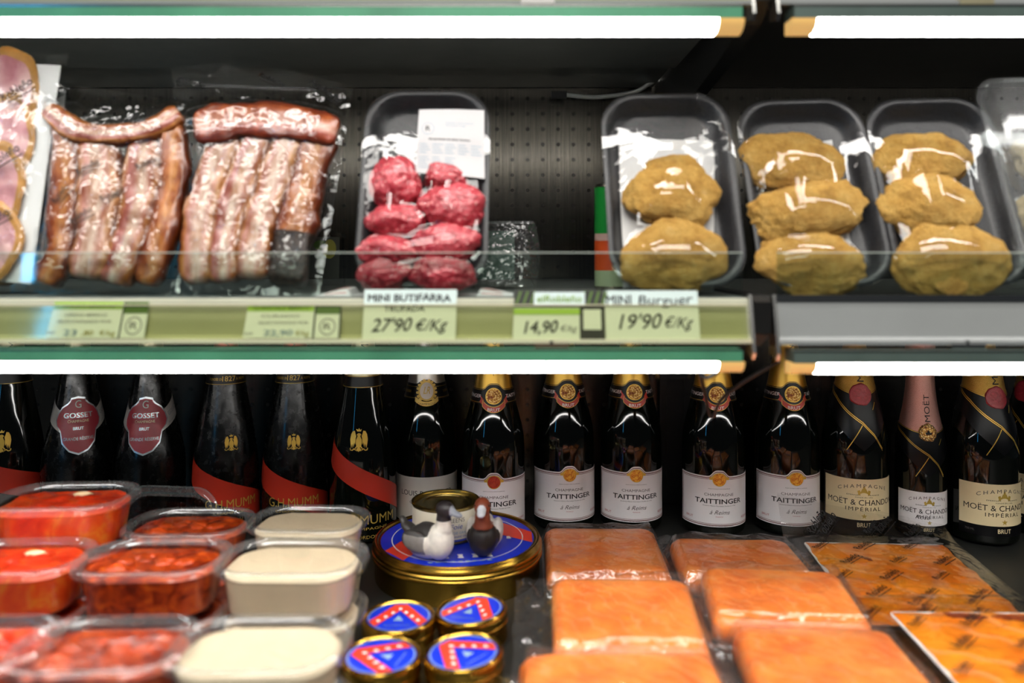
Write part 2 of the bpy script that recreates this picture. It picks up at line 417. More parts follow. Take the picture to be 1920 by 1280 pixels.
M_SALMD = plain('dark_salmon_flesh', '#8a3a1a', .4, 0, 60, .3)
def foam():
    t = NT('black_foam_tray'); v = t.tex(); f = t.noise(v, 500, 3, .7); t.pr(t.ramp(f, [(.3, '#18181a'), (.75, '#38383a')]), .30, 0, t.bump(f, .35, .001)); return t.m
M_FOAM = foam()
M_TISSUE = plain('absorbent_paper', '#d8d8d6', .8, 0, 90, .05, .1)
def stew(name, stops, sc=45):
    t = NT(name); v = t.tex(); f = t.noise(v, sc, 4, .6, 1.0); g = t.noise(v, 25, 3)
    t.pr(t.ramp(f, stops), .32, 0, t.bump(g, .4, .004), Coat_Weight=.25, Coat_Roughness=.1); return t.m
M_TOM = stew('tomatoes_in_oil', [(.25, '#9d1a08'), (.42, '#d63212'), (.58, '#ea521a'), (.72, '#f08a2a'), (.85, '#e0b850')], 32)
M_ANTI = stew('dried_tomato_salad', [(.25, '#3a0f05'), (.42, '#8a260c'), (.56, '#c24510'), (.7, '#dd6a1a'), (.85, '#8a5414')], 60)
M_TOMSKIN = plain('tomato_flesh', '#e03a18', .3, 0, 50, .3, Coat_Weight=.25)
M_ANTISK = plain('dried_tomato_flesh', '#c04510', .38, 0, 60, .5, Coat_Weight=.12)
M_GARLIC = plain('pale_garlic_clove', '#e9cfa4', .35)
M_CREAM = plain('beige_hummus', '#e4d0ae', .6, 0, 40, .05, .25)
M_TINGOLD = plain('gold_lacquered_tin', '#b8923c', .24, 1, 20, .08)
M_TINSIL = plain('bare_tin_lid', '#a8a290', .25, 1)
M_BLUE = plain('royal_blue_print', '#1633c8', .3)
M_REDP = plain('vermilion_print', '#e0402a', .35)
M_IVORY = plain('ivory_paper', '#ddd6bf', .4)
M_BLUEINK = plain('blue_ink', '#35409a', .5)
M_LIME = plain('lime_print', '#9cc53a', .5)
M_CARDG = plain('pale_price_card', '#dce4d2', .5)
M_CARDB = plain('black_card_print', '#12160f', .5)
M_CYANP = plain('pale_blue_white_card', '#d4e6e2', .5)
M_DGREEN = plain('dark_green_slash', '#4d6b1e', .5)
M_YELINK = plain('olive_yellow_ink', '#b8b04a', .5)
M_BLUG = plain('pale_blue_ink', '#8aa6b8', .5)
# ---------------------------------------------------------------- the setting
ZS = .3576                                   # top of the upper shelf
structure(M().box(-1.3, 1.3, .45, 1.32, -.03, 0).build('floor', M_DECK, smooth=0))
structure(M().box(-1.3, 1.3, 1.292, 1.32, 0, .95).build('wall_back', M_PEG, smooth=0))
m = M().box(.235, .293, 1.27, 1.2915, 0, .95)
for k in range(16):
    for dx in (.249, .277):
        z0 = .012+k*.058; m.box(dx-.0035, dx+.0035, 1.2692, 1.2702, z0, z0+.044, 1)
structure(m.build('trim_1', [M_DARK, M_BLACKPL], smooth=0))

def display_shelf(x0, x1, zt, label, housing, tinted, dz=0.0, lip=True, lead=0, tail=0):
    t = thing('display_shelf', label, 'shelf', loc=(0, 0, zt), group='display shelf modules of the chiller')
    z = -ZS                                   # numbers below were measured on the shelf whose top is at ZS
    m = M().box(x0, x1, .772, 1.288, z+ZS-.012, z+ZS); m.box(x0+.004, x1-.004, .80, 1.09, z+ZS-.026, z+ZS-.0125)
    m.build('shelf_plate', [M_UNDER if not tinted and zt > .5 else M_SHELF, M_UNDER], t, 0)
    # slanted price rail with a cream lower edge
    m = M()
    prof = [(.7715, ZS-.001), (.768, ZS-.002), (.7625, .322+dz), (.758, .3185+dz), (.758, .3155+dz), (.762, .3152+dz), (.768, .3215+dz), (.7725, ZS-.011)]
    m.loft([[(x, a, b+z) for a, b in prof] for x in (x0, x1)], 0)
    r = m.build('price_rail', M_RAILG if tinted else M_RAILW, t, 25)
    M().box(x0, x1, .7545, .7578, .3152+dz+z, .319+dz+z).build('rail_edge', M_EDGE if tinted and zt < .5 else M_RAILW, r, 0)
    if tinted:
        M().loft([[(x, a, b+z) for a, b in ((.757, .3192), (.7555, .3192), (.7625, .3502), (.764, .3502))] for x in (x0, x1-.003)], 0).build('rail_cover', M_COVER, t, 0)
        M().box(x0, x1-.003, .7622, .7642, .3502+z, .3514+z).build('cover_edge', M_EDGE, t, 0)
    else:
        M().box(x0, x1, .7665, .7695, ZS-.004+z, ZS+.0025+z).build('rail_bead', M_SILVER, t, 0)
    for xe, s in ((x0, -1), (x1, 1)):
        e = M().loft([[(xe+s*q, a, b+z) for a, b in ((.775, ZS+.003), (.766, ZS+.003), (.755, .318+dz), (.752, .306+dz), (.756, .300+dz), (.775, .305+dz))] for q in (0, .003)], 0)
        e.build('end_cap', M_SILVER, t, 20)
    # lip of clear acrylic
    if lip:
        xe0 = x0+.004+lead; xe1 = x1-.004-tail
        a = M().box(xe0, xe1, .7732, .7757, z+ZS, z+ZS+.0425).build('front_guard', M_ACRYL, t, 0)
        M().box(xe0, xe1, .7732, .7757, z+ZS+.0427, z+ZS+.0436).build('guard_edge', M_ACRYLE, a, 0)
    # light bar
    xa, xb = x0+(.01 if lead == 0 else .012), x1-.012
    hb = M(); hb.box(xa, xb, .744, .770, .2992+dz+z, .3108+dz+z); h = hb.build('light_housing', housing, t, 0)
    M().box(xa, xb, .7437, .7455, .3095+dz+z, .3112+dz+z).build('housing_edge', M_SILVER, h, 0)
    sec = [(.744, .2990), (.7445, .2955), (.748, .2912), (.7545, .2882), (.7643, .2874), (.7644, .2990)]
    l0, l1 = xa+.022, xb-.022
    M().loft([[(x, a, b+dz+z) for a, b in sec] for x in (l0, l1)], 0).build('light_strip', M_LAMPT if zt > .5 else M_LAMPL, t, 60)
    M().box(l0, l1, .7645, .768, (.2945 if zt > .5 else .2925)+dz+z, .2990+dz+z).build('strip_light_block', M_DARK, t, 0)  # added blocker, sized to limit light thrown back at bottles and panel
    for u0, u1 in ((xa-.002, l0-.0005), (l1+.0005, xb+.002)):
        M().loft([[(x, a, b+dz+z) for a, b in sec] for x in (u0, u1)], 0).build('strip_end', M_AMBER, t, 60)
    return t
XL0, XL1, XR0, XR1 = -1.05, .2265, .2525, 1.2
display_shelf(XL0, XL1, ZS, 'left grey shelf with olive price rail carrying the pork, sausages and handwritten price cards', M_HOUSE, True, lead=0)
display_shelf(XR0, XR1, ZS, 'right grey shelf with empty grey price rail under the breaded patties', M_HOUSEG, False, dz=-.0015)
display_shelf(XL0, XL1, ZS+.32, 'left overhead shelf at top edge with bright green light bar', M_HOUSE, True)
display_shelf(XR0, XR1, ZS+.32, 'right overhead shelf at top edge with grey green light bar', M_HOUSEG, False)
for zt, lb in ((ZS, 'black steel bracket arm between the two lower price rails'), (ZS+.32, 'black curved bracket arm between the two overhead light bars')):
    t = thing('shelf_bracket', lb, 'bracket', loc=(.2395, 0, zt), group='black shelf bracket arms')
    pr = [(.764, -.004), (.775, .002), (1.285, .002), (1.285, -.125), (1.15, -.10), (1.03, -.078), (.90, -.064), (.80, -.05), (.766, -.035)]
    M().loft([[(x, a, b) for a, b in pr] for x in (-.0085, .0085)], 0).build('arm', M_DARK, t, 0)
    M().box(-.011, .011, 1.262, 1.2695, -.13, -.04).build('hook_plate', M_DARK, t, 0)

def cable(name, label, pts, r, mat):
    q = smooth_prof([tuple(p) for p in pts], 8)
    return tag(M().tube(q, r, 8).build(name, mat, smooth=60), label, 'cable')
cable('power_cable', 'white cable looping along the top of the perforated back panel', [P(1062, 178, 1.262), P(1120, 182, 1.262), P(1190, 172, 1.258), P(1232, 150, 1.255), P(1250, 166, 1.26), P(1254, 192, 1.265)], .0034, M_WHITEPL)
tag(M().box(-.012, .012, -.006, .006, -.005, .005).build('cable_plug', M_BLACKPL, smooth=0), 'small black plug at the left end of the white cable', 'plug').location = P(1048, 178, 1.262)
cable('light_cable', 'black cable drooping from the right light bar across two bottle necks', [P(1462, 676, .79), P(1420, 700, .80), P(1385, 722, .82), P(1352, 750, .85), P(1334, 782, .87), P(1322, 740, .85), P(1313, 702, .80), P(1324, 708, .785), P(1342, 700, .78), P(1352, 690, .775)], .0019, M_BLACKPL)
def clip(label, p, mat):
    t = thing('shelf_clip', label, 'clip', loc=p, group='clips on the light bars')
    M().box(-.016, .016, -.004, .004, -.003, .004).build('clip_body', mat, t, 0)
    M().lathe([(.0, .004), (.003, .004), (.003, .007), (0, .0075)], 12).build('screw', M_SILVER, t)
clip('silver clamp at the top edge above the sausage tray', P(1008, 3, .757), M_SILVER)
clip('beige clamp at the top edge right of the bracket', P(1828, 4, .757), M_CREAMF)
clip('rusty brown clamp below the card priced 14,90', P(1034, 652, .757), plain('rusty_metal', '#4a3022', .6))
clip('silver clamp under the right price rail above the rightmost gold foiled bottle', P(1812, 652, .757), M_SILVER)
clip('clear cable clamp behind the left light bar near the slotted post', P(1262, 703, .80), M_CLEAR)

# ---------------------------------------------------------------- bottles
class Bottle:
    """shape of revolution with paper wrapped on it: S(angle, height, offset)"""
    def __init__(s, prof):
        s.p = smooth_prof(prof, 6)
    def r(s, z):
        p = s.p
        for (r0, z0), (r1, z1) in zip(p[:-1], p[1:]):
            if z0 <= z <= z1 and z1 > z0: return r0+(r1-r0)*(z-z0)/(z1-z0)
        return p[-1][0]
    def S(s, a, z, off):
        r = s.r(z)+off; return (r*sin(a), -r*cos(a), z)
STD = [(.030, .001), (.041, .004), (.0445, .012), (.0445, .05), (.0445, .10), (.0443, .125), (.0425, .145), (.0378, .166), (.0322, .187), (.0272, .208), (.0232, .230), (.0190, .250), (.0150, .268), (.0148, .29), (.0158, .298), (.015, .306), (.009, .309)]
SLOPE = [(.030, .001), (.043, .004), (.0462, .012), (.0465, .05), (.0455, .085), (.0435, .11), (.0405, .133), (.0365, .158), (.0325, .18), (.029, .2), (.026, .219), (.0225, .24), (.0165, .265), (.0150, .285), (.0158, .298), (.015, .306), (.009, .309)]
GOSS = [(.030, .001), (.044, .004), (.0475, .012), (.0475, .06), (.0472, .09), (.0455, .112), (.040, .138), (.0335, .165), (.0282, .19), (.0245, .212), (.0205, .235), (.0165, .262), (.0150, .285), (.0158, .298), (.015, .306), (.009, .309)]
SMALL = [(.024, .001), (.031, .004), (.0335, .012), (.0335, .08), (.0335, .105), (.0325, .125), (.0295, .145), (.0262, .162), (.0225, .18), (.0192, .205), (.0175, .23), (.0178, .25), (.019, .262), (.018, .275), (.010, .279)]
def body(t, B, mat, top=None):
    p = [q for q in B.p if top is None or q[1] <= top]
    return M().lathe([(0, .004)]+p+[(0, p[-1][1])], 56).build('glass_body', mat, t, 40)
def foil_part(t, B, bot, mat, name='neck_foil', texts=()):
    """bot(angle) -> lower edge of the foil"""
    zt = B.p[-1][1]; m = M(); n = 48; k = 26
    def fn(a, b):
        an = -pi+2*pi*a; z = bot(an)+(zt-bot(an))*b; return B.S(an, z, .0005)
    m.grid(fn, n, k, 0, wu=True); rt = B.r(zt)
    m.lathe([(rt+.0005, zt), (0, zt+.0008)], n, 0)
    for f in texts: f(m)
    return m.build(name, [mat, M_INK, M_GOLDD], t, 50)
def vtext(m, B, st, a, zc, h, mi=1, off=.0011, width=None):
    """lettering that climbs the neck"""
    v, f = text2d(st, 0, 1.05); W = max(x for x, y in v)-min(x for x, y in v); kx = (width/(W*h)) if width else 1
    m.add([B.S(a-(y-.5)*h/B.r(zc+x*h*kx), zc+x*h*kx, off) for x, y in v], f, mi)

def taittinger(label, seal):
    B = Bottle(STD); t = thing('champagne_bottle', label, 'bottle', group='white labelled champagne bottles'); S = B.S; R = .0445; su = 1/R
    body(t, B, M_GLASS, .295)
    arch = lambda a, c, rad, z0: z0+(sqrt(max(0, rad*rad-(a*c)**2)) if abs(a*c) < rad else 0)
    # neck band with its arch
    ztop = lambda a: .2085+.008*exp(-(a/.42)**4)
    zbot = lambda a: .1885-.0085*exp(-(a/.48)**4)
    foil_part(t, B, lambda a: ztop(a)-.0015, M_GOLDF, texts=[lambda m: vtext(m, B, 'TAITTINGER', .10, .258, .0062, width=.062)])
    m = M(); m.panel(S, -1.75, 1.75, zbot, ztop, 70, 8, .0009, 0)
    def line(fn, d, w, mi): m.panel(S, -1.75, 1.75, lambda a: fn(a)+d-w/2, lambda a: fn(a)+d+w/2, 70, 1, .0013, mi)
    line(ztop, -.0012, .0005, 1); m.panel(S, -1.7, -.62, lambda a: .1903, lambda a: .1908, 14, 1, .0013, 1); m.panel(S, .62, 1.7, lambda a: .1903, lambda a: .1908, 14, 1, .0013, 1)
    rn = 1/.029
    m.text(S, 'TAITTINGER', -1.28, .1965, .0046, .0014, 3, rn, bold=.02, width=.04); m.text(S, 'TAITTINGER', 1.28, .1965, .0046, .0014, 3, rn, bold=.02, width=.04)
    m.disk(S, 0, .1995, .0112*rn, .0112, .0015, 1); m.disk(S, 0, .1995, .0098*rn, .0098, .0018, 4)
    rb = lambda a: .1812+.0085*(a/.5)**2
    m.panel(S, -.5, .5, lambda a: rb(a)-.0042, lambda a: rb(a)+.0042, 20, 2, .0015, 1)
    m.panel(S, -.48, .48, lambda a: rb(a)-.0035, lambda a: rb(a)+.0035, 20, 2, .0018, 2)
    for s in (-1, 1):
        m.poly(S, [(.44, .186), (.66, .1915), (.60, .1945), (.66, .2005), (.44, .1935)], .0016, 2, su=s)
    m.text(S, 'BRUT', 0, .1790, .0042, .0021, 3, rn*1.0, arc=9, bold=.01)
    m.build('neck_label', [M_BLACKP, M_GOLD, M_RED, M_WHITEP, M_MEDAL], t, 40)
    # body label
    m = M(); A = 1.46
    top = lambda a: .0878+.0085*exp(-(a/.235)**4)+.0022*exp(-((abs(a)-.34)/.16)**2)*0
    m.panel(S, -A, A, .0172, top, 60, 8, .0005, 0)
    for ins, wd in ((.0018, .0011), (.0040, .0006)):
        ai = A-ins*su*1.3
        m.panel(S, -ai, ai, lambda a: top(a)-ins-wd, lambda a: top(a)-ins, 60, 1, .0008, 1)
        m.panel(S, -ai, ai, .0172+ins, .0172+ins+wd, 60, 1, .0008, 1)
        for s in (-1, 1): m.panel(S, s*ai-wd*su/2, s*ai+wd*su/2, .0172+ins, lambda a: top(ai)-ins, 1, 6, .0008, 1)
    m.panel(S, -.30, .30, lambda a: .083, lambda a: .0862+.0062*exp(-(a/.2)**4), 20, 2, .0010, 5)
    m.disk(S, 0, .0835, .0094*su, .0094, .0013, 5); m.disk(S, 0, .0835, .0084*su, .0084, .0016, 4)
    m.text(S, 'CHAMPAGNE', 0, .0603, .0038, .0009, 3, su, width=.041)
    m.text(S, 'TAITTINGER', 0, .0497, .0066, .0009, 2, su, width=.068, bold=.018)
    m.text(S, 'PRODUIT DE FRANCE A REIMS DE CHAMPAGNE', 0, .0700, .0011, .0009, 3, su, width=.030)
    m.text(S, 'Ancienne Maison Fourneaux Fondee en 1734', 0, .0460, .0016, .0009, 3, su, width=.046, shear=.3)
    m.text(S, 'à Reims', 0, .0350, .0058, .0009, 3, su, width=.027, shear=.45)
    m.text(S, 'FRANCE', 0, .0310, .0013, .0009, 6, su, width=.010)
    m.text(S, 'BRUT', -.98, .0268, .0031, .0009, 6, su, width=.0125); m.text(S, 'RÉSERVE', 1.0, .0268, .0031, .0009, 6, su, width=.017)
    m.text(S, 'ÉLABORÉ PAR TAITTINGER, REIMS, FRANCE', 0, .0182, .0012, .0012, 3, su, width=.040)
    m.build('body_label', [M_WHITEP, M_BROWN, M_INK, M_GREYINK, seal, M_GOLD, M_REDINK], t, 40)
    return t
def at(px, d, a=0): 
    p = P(px, YH, d); return {'loc': (p.x, p.y, 0), 'rz': a+0.0}
def put(t, px, d, deg):
    p = P(px, YH, d); t.location = (p.x, p.y, 0); t.rotation_euler = (0, 0, radians(deg)+atan2(-p.x, p.y))
    return t
def put_copy(t, label, px, d, deg):
    c = dup(t, label, loc=(0, 0, 0)); return put(c, px, d, deg)
t0 = taittinger('white labelled black champagne bottle with red label emblem, partly behind the small tin', M_MEDR); put(t0, 925, 1.148, 1)
t1 = taittinger('white labelled champagne bottle just right of the red emblem one, beside the blue tin', M_MEDO); put(t1, 1057, 1.183, 11)
put_copy(t1, 'white labelled champagne bottle immediately left of the slotted post gap', 1183, 1.18, 10)
put_copy(t1, 'white labelled champagne bottle with black cable hanging over its neck', 1337, 1.16, 11)
put_copy(t1, 'white labelled champagne bottle whose label corner is hidden by the printed salmon pouch', 1475, 1.163, 17)

E_BODY = [(0, .10), (.10, .18), (.135, .34), (.125, .48), (.075, .59), (.06, .65), (.11, .685), (.05, .75), (0, .76)]
E_WING = [(.150, .40), (.145, .55), (.12, .62), (.16, .72), (.20, .86), (.30, .84), (.37, .70), (.40, .50), (.375, .32), (.33, .10), (.30, .30), (.265, .10), (.25, .32), (.215, .16), (.205, .36), (.17, .26)]
E_TAIL = [(0, -.04), (.05, .0), (.11, -.01), (.09, .10), (.05, .13), (0, .14)]
def eagle(m, S, uc, vc, h, mi, su):
    for pl in (E_BODY, E_WING, E_TAIL): m.poly(S, pl, .0004, mi, uc, vc, h*su, h, mirror=True)
    for sg in (1, -1):
        m.strip(S, [(uc+sg*h*su*x, vc+h*y) for x, y in ((.12, .03), (.20, .09), (.28, .02), (.36, .04), (.38, .12))], h*.045, .0004, mi, su, 3)
        m.strip(S, [(uc+sg*h*su*x, vc+h*y) for x, y in ((.05, .24), (.15, .10))], h*.05, .0004, mi, su, 2)
    m.poly(S, [(-.09, .83), (.09, .83), (.13, .94), (.06, .89), (0, .97), (-.06, .89), (-.13, .94)], .0004, mi, uc, vc, h*su, h)
def mumm(label, foilm, z0, z1, wd, ez, eh, ea, gloss, sz, wide, neckline=True):
    B = Bottle(SLOPE); S = B.S; t = thing('champagne_bottle', label, 'bottle', group='black champagne bottles with red sashes'); R = .046; su = 1/R
    body(t, B, M_GLASS if gloss else M_FROST, .295)
    foil_part(t, B, lambda a: .2285, foilm, texts=[lambda m: vtext(m, B, 'MUMM', .12, .262, .010, 1)])
    m = M(); m.panel(S, -pi, pi, .2125, .2285, 48, 3, .0008, 0); m.panel(S, -pi, pi, .2130, .2138, 48, 1, .0011, 1); m.panel(S, -pi, pi, .2275, .2283, 48, 1, .0011, 1)
    if neckline:
        rn = 1/.027; m.text(S, '1827', .08, .2175, .0072, .0012, 1, rn, bold=.01); m.text(S, 'FONDÉE EN', -.62, .2185, .0036, .0012, 1, rn, width=.02); m.text(S, 'À REIMS', .74, .2185, .0036, .0012, 1, rn, width=.016)
    m.build('neck_band', [M_BLACKP, M_GOLDD], t, 40)
    m = M(); eagle(m, S, ea, ez, eh, 0, 1/B.r(ez+.008)); m.build('eagle_emblem', [M_GOLD], t, 40)
    A = 1.75
    m = M(); c = lambda a: z0+(z1-z0)*(a+A)/(2*A)
    m.panel(S, -A, A, lambda a: c(a)-wd/2, lambda a: c(a)+wd/2, 60, 5, .0006, 0)
    m.build('red_sash', [M_RED], t, 40)
    m = M(); m.text(S, 'G.H.MUMM', .1, sz, .0125, .0012, 0, su, width=wide); m.text(S, 'CHAMPAGNE', .1, sz-.008, .0035, .0009, 0, su, width=wide*.7)
    m.text(S, 'CORDON', .1, sz-.020, .0045, .0009, 0, su, width=wide*.4); m.build('gold_lettering', [M_GOLDD], t, 40)
    return t
b = mumm('black champagne bottle with low red sash, immediately right of the two wine red shields', M_REDF, .096, .027, .036, .1225, .0225, .10, False, .043, .072); put(b, 424, 1.16, 4)
put_copy(b, 'black champagne bottle with low red sash, middle of the three with gold eagles', 553, 1.17, -8)
b = mumm('black champagne bottle with high red sash, immediately left of the silver foil bottle', M_CREAMF, .131, .046, .032, .129, .031, -.15, True, .030, .084, False); put(b, 681, 1.135, 0)
b = mumm('black champagne bottle with red sash cut by the left picture edge', M_CREAMF, .105, .05, .036, .120, .031, -.28, True, .030, .084, False); put(b, 20, 1.165, 0)

def gosset(label):
    B = Bottle(GOSS); S = B.S; t = thing('champagne_bottle', label, 'bottle', group='champagne bottles with wine red shields'); 
    body(t, B, M_FROST, .295)
    foil_part(t, B, lambda a: .232, M_CREAMF)
    r = .037; su = 1/r; zc = .155
    # slanted satin band
    m = M(); m.panel(S, .3, 1.9, lambda a: .140+.019*(a-.3), lambda a: .166+.020*(a-.3), 30, 3, .0006, 0); m.panel(S, -1.9, -.3, lambda a: .140+.019*(-a-.3), lambda a: .166+.020*(-a-.3), 30, 3, .0006, 0)
    m.text(S, 'GOSSET', 1.32, .171, .0058, .0009, 1, su, rot=.42, width=.026); m.text(S, 'BRUT GRANDE RÉSERVE', 1.2, .160, .0015, .0009, 1, su, rot=.42, width=.02)
    m.build('satin_band', [M_GREYB, M_SILVER_P], t, 40)
    out = [(0, -.5), (.16, -.44), (.30, -.30), (.345, -.16), (.37, -.09), (.48, 0), (.53, .10), (.50, .22), (.40, .33), (.27, .39), (.20, .44), (.185, .485), (0, .51)]
    full = out+[(-x, y) for x, y in reversed(out[1:-1])]
    h = .079
    m = M()
    def shield(k, off, mi):
        n = len(full)
        def fn(a, b):
            i = a*n; j = int(i) % n; f = i-int(i); x = full[j][0]*(1-f)+full[(j+1) % n][0]*f; y = full[j][1]*(1-f)+full[(j+1) % n][1]*f
            q = 1-b; return S(x*q*k*h*.80*su, zc+(y*(k if y > 0 else k))*q*h, off)
        m.grid(fn, n*3, 6, mi, wu=True)
    shield(1.0, .0010, 1); shield(.935, .0013, 0)
    m.text(S, 'G', -.0, zc+.0245, .0105, .0017, 3, su, bold=-.005)
    m.text(S, 'GOSSET', 0, zc+.0110, .0068, .0017, 1, su, width=.041, bold=.01); m.text(S, 'CHAMPAGNE', 0, zc+.0045, .0036, .0017, 2, su, width=.028)
    m.text(S, 'BRUT', 0, zc-.0055, .0040, .0017, 1, su, width=.013, bold=.03); m.text(S, 'GRANDE RÉSERVE', 0, zc-.0195, .0042, .0017, 1, su, width=.035, bold=.01)
    m.build('shield_label', [M_WINE, M_SILVER_P, M_CREAMP, M_GREYB], t, 40)
    return t
b = gosset('champagne bottle with wine red shield label, farther left of the two shields'); put(b, 146, 1.165, 1)
put_copy(b, 'champagne bottle with wine red shield label, directly left of the low sashed bottles', 283, 1.165, -13)

def roederer():
    B = Bottle(STD); S = B.S; t = thing('champagne_bottle', 'champagne bottle with silver foil, oval neck medallion and plain grey label', 'bottle'); su = 1/.0445
    body(t, B, M_GLASS, .295)
    foil_part(t, B, lambda a: .209, M_SILVF, texts=[lambda m: vtext(m, B, 'ROEDERER', .10, .262, .0055)])
    m = M(); rn = 1/.029
    m.panel(S, -1.8, 1.8, lambda a: .188, lambda a: .210+.006*exp(-(a/.4)**4), 60, 6, .0009, 0)
    for z in (.190, .2055): m.panel(S, -1.8, 1.8, z, z+.0005, 60, 1, .0012, 1)
    m.disk(S, 0, .2005, .0118*rn, .0145, .0013, 1); m.disk(S, 0, .2005, .0093*rn, .0118, .0016, 2)
    m.text(S, 'LR', 0, .1965, .010, .0020, 1, rn, width=.009, shear=.2, bold=-.01)
    for sg in (-1, 1):
        for k in range(7):
            an = -.9+k*.36; m.disk(S, sg*(.0128*cos(an))*rn, .2005+.0152*sin(an), .0024*rn, .0019, .0014, 1, n=10)
    rb = lambda a: .1822+.009*(a/.6)**2
    m.panel(S, -.52, .52, lambda a: rb(a)-.0032, lambda a: rb(a)+.0032, 20, 2, .0016, 1); m.text(S, 'CHAMPAGNE', 0, .1808, .0028, .0019, 0, rn, width=.022, arc=9)
    m.text(S, 'LOUIS', 1.15, .197, .0036, .0013, 1, rn, width=.014); m.text(S, 'ROEDERER', -1.15, .197, .0036, .0013, 1, rn, width=.02)
    m.build('neck_label', [M_BLACKP, M_GOLDD, M_GREYP], t, 40)
    m = M(); m.panel(S, -1.42, 1.42, .015, .0795, 48, 6, .0005, 0)
    m.text(S, 'LOUIS ROEDERER', 0, .0530, .0072, .0008, 1, su, width=.080); m.text(S, 'CHAMPAGNE', 0, .0420, .0036, .0008, 1, su, width=.05, spacing=1.4)
    m.build('body_label', [M_GREYP, M_INK], t, 40); return t
put(roederer(), 800, 1.185, 0)

CROWN = [(-.5, 0), (.5, 0), (.5, .12), (.56, .42), (.36, .52), (.30, .30), (.16, .66), (.10, .66), (.09, .84), (0, .95), (-.09, .84), (-.10, .66), (-.16, .66), (-.30, .30), (-.36, .52), (-.56, .42), (-.5, .12)]
def moet(label, prof, foilm, sealm, sealz, lz0, lz1, lab, kind, k=1.0, zs=0.0):
    B = Bottle(prof); S = B.S; t = thing('champagne_bottle', label, 'bottle', group='cream labelled champagne bottles')
    body(t, B, M_GLASS, .262 if k < 1 else .295); R = B.r(.06); su = 1/R; rn = 1/B.r(sealz)
    fb = lambda a: sealz-.004+.0135*k*min(1, abs(a)/1.5)
    foil_part(t, B, fb, foilm, texts=[lambda m: vtext(m, B, 'MOËT', .02, sealz+.036*k+.004, .0088*k, 1, width=.046*k)])
    zl = sealz-.040*k; zv = sealz-.076*k
    m = M()
    m.panel(S, -pi, pi, lambda a: zv+.052*k*min(1, abs(a)/1.35), lambda a: fb(a)+.001, 72, 8, .0008, 0)
    m.panel(S, -pi, pi, lambda a: fb(a)-.0002, lambda a: fb(a)+.0007, 72, 1, .0012, 1)
    ln = [(-1.75, sealz+.005*k), (-1.1, sealz-.008*k), (-.5, sealz-.026*k), (0, zl), (.35, sealz-.056*k), (.62, zv)]
    for dv in (0, .0026*k): m.strip(S, [(a, z+dv) for a, z in ln], .0010*k, .0014, 1, su, 6)
    m.strip(S, [(-.50, zv), (-.02, zl-.0012)], .0011*k, .0014, 1, su, 8); m.strip(S, [(.45, sealz-.021*k), (.62, sealz-.011*k)], .0011*k, .0014, 1, su, 4)
    m.build('neck_wrap', [M_BLACKP, M_GOLD], t, 40)
    m = M(); rs = .0150*k
    def edge(a, b):
        q = (1-b); wob = 1+.025*sin(5*2*pi*a+1)+.02*sin(9*2*pi*a); return S(rs*wob*q*cos(2*pi*a)*rn, sealz+rs*wob*q*sin(2*pi*a), .0022+(.0006 if b > .12 else -.001))
    m.grid(edge, 48, 8, 0, wu=True); m.disk(S, 0, sealz, rs*.70*rn, rs*.70, .0030, 1, r0=.93); m.disk(S, 0, sealz, rs*.9*rn, rs*.9, .0030, 1, r0=.95)
    m.poly(S, CROWN, .0031, 1, 0, sealz-.003*k, .0085*k*rn, .0085*k)
    for q in range(16):
        an = 2*pi*q/16; m.disk(S, rs*.8*cos(an)*rn, sealz+rs*.8*sin(an), rs*.05*rn, rs*.06, .0030, 1, n=6, nr=1)
    m.build('seal', [sealm, M_WINE if sealm is M_SEAL else M_INK], t, 40)
    m = M(); A = 1.28; h = lz1-lz0; zf = lambda f: lz0+f*h; lw = 2*A*R
    m.panel(S, -A, A, lz0, lz1, 48, 6, .0005, 0)
    m.text(S, 'CHAMPAGNE', 0, zf(.80), .0050*k, .0009, 2, su, width=lw*.60, arc=-5/k, spacing=1.5)
    m.poly(S, CROWN, .0009, 3, 0, zf(.615), .0155*k*su, .0135*k)
    m.text(S, 'ÉPERNAY', -.30, zf(.60), .0016*k, .0009, 2, su, width=lw*.16); m.text(S, 'FRANCE', .30, zf(.60), .0016*k, .0009, 2, su, width=lw*.14); m.text(S, 'FONDÉ EN 1743', 0, zf(.545), .0015*k, .0009, 2, su, width=lw*.2)
    m.text(S, 'MOËT & CHANDON', 0, zf(.365), .0078*k, .0009, 1, su, width=lw*.88)
    if kind: m.text(S, kind, -.26, zf(.20), .0066*k, .0009, 1, su, width=lw*.2, shear=.4)
    m.text(S, 'IMPÉRIAL', .10 if kind else 0, zf(.225), .0052*k, .0009, 1, su, width=lw*.42, spacing=1.3)
    st = [((.0045 if i % 2 else .0018)*k*0.9*sin(i*pi/5), (.0045 if i % 2 == 0 else .0018)*k*.9*cos(i*pi/5)) for i in range(10)]
    st = [((.0042 if i % 2 == 0 else .0017)*k*sin(i*pi/5), (.0042 if i % 2 == 0 else .0017)*k*cos(i*pi/5)) for i in range(10)]
    m.poly(S, st, .0009, 3, 0, zf(.10), su, 1)
    m.build('body_label', [lab, M_INK, M_GREYINK, M_GOLDD], t, 40)
    m = M(); m.panel(S, -A, A, lz0-.014*k, lz0-.0002, 48, 2, .0006, 0); m.text(S, 'BRUT', 0, lz0-.0092*k, .0058*k, .0009, 1, su, width=.018*k, bold=.015)
    m.text(S, '750 ML', -.95, lz0-.0085*k, .0028*k, .0009, 2, su); m.build('lower_band', [M_BLACKP, M_CREAMP, M_GREYINK], t, 40)
    return t
b = moet('cream labelled champagne bottle with red seal, rising behind the printed salmon pouch', STD, M_GOLDK, M_SEAL, .2015, .030, .0865, M_CREAMP, None); put(b, 1602, 1.15, 16)
put_copy(b, 'cream labelled champagne bottle with red seal, rightmost one with label fully in view', 1843, 1.125, 34)
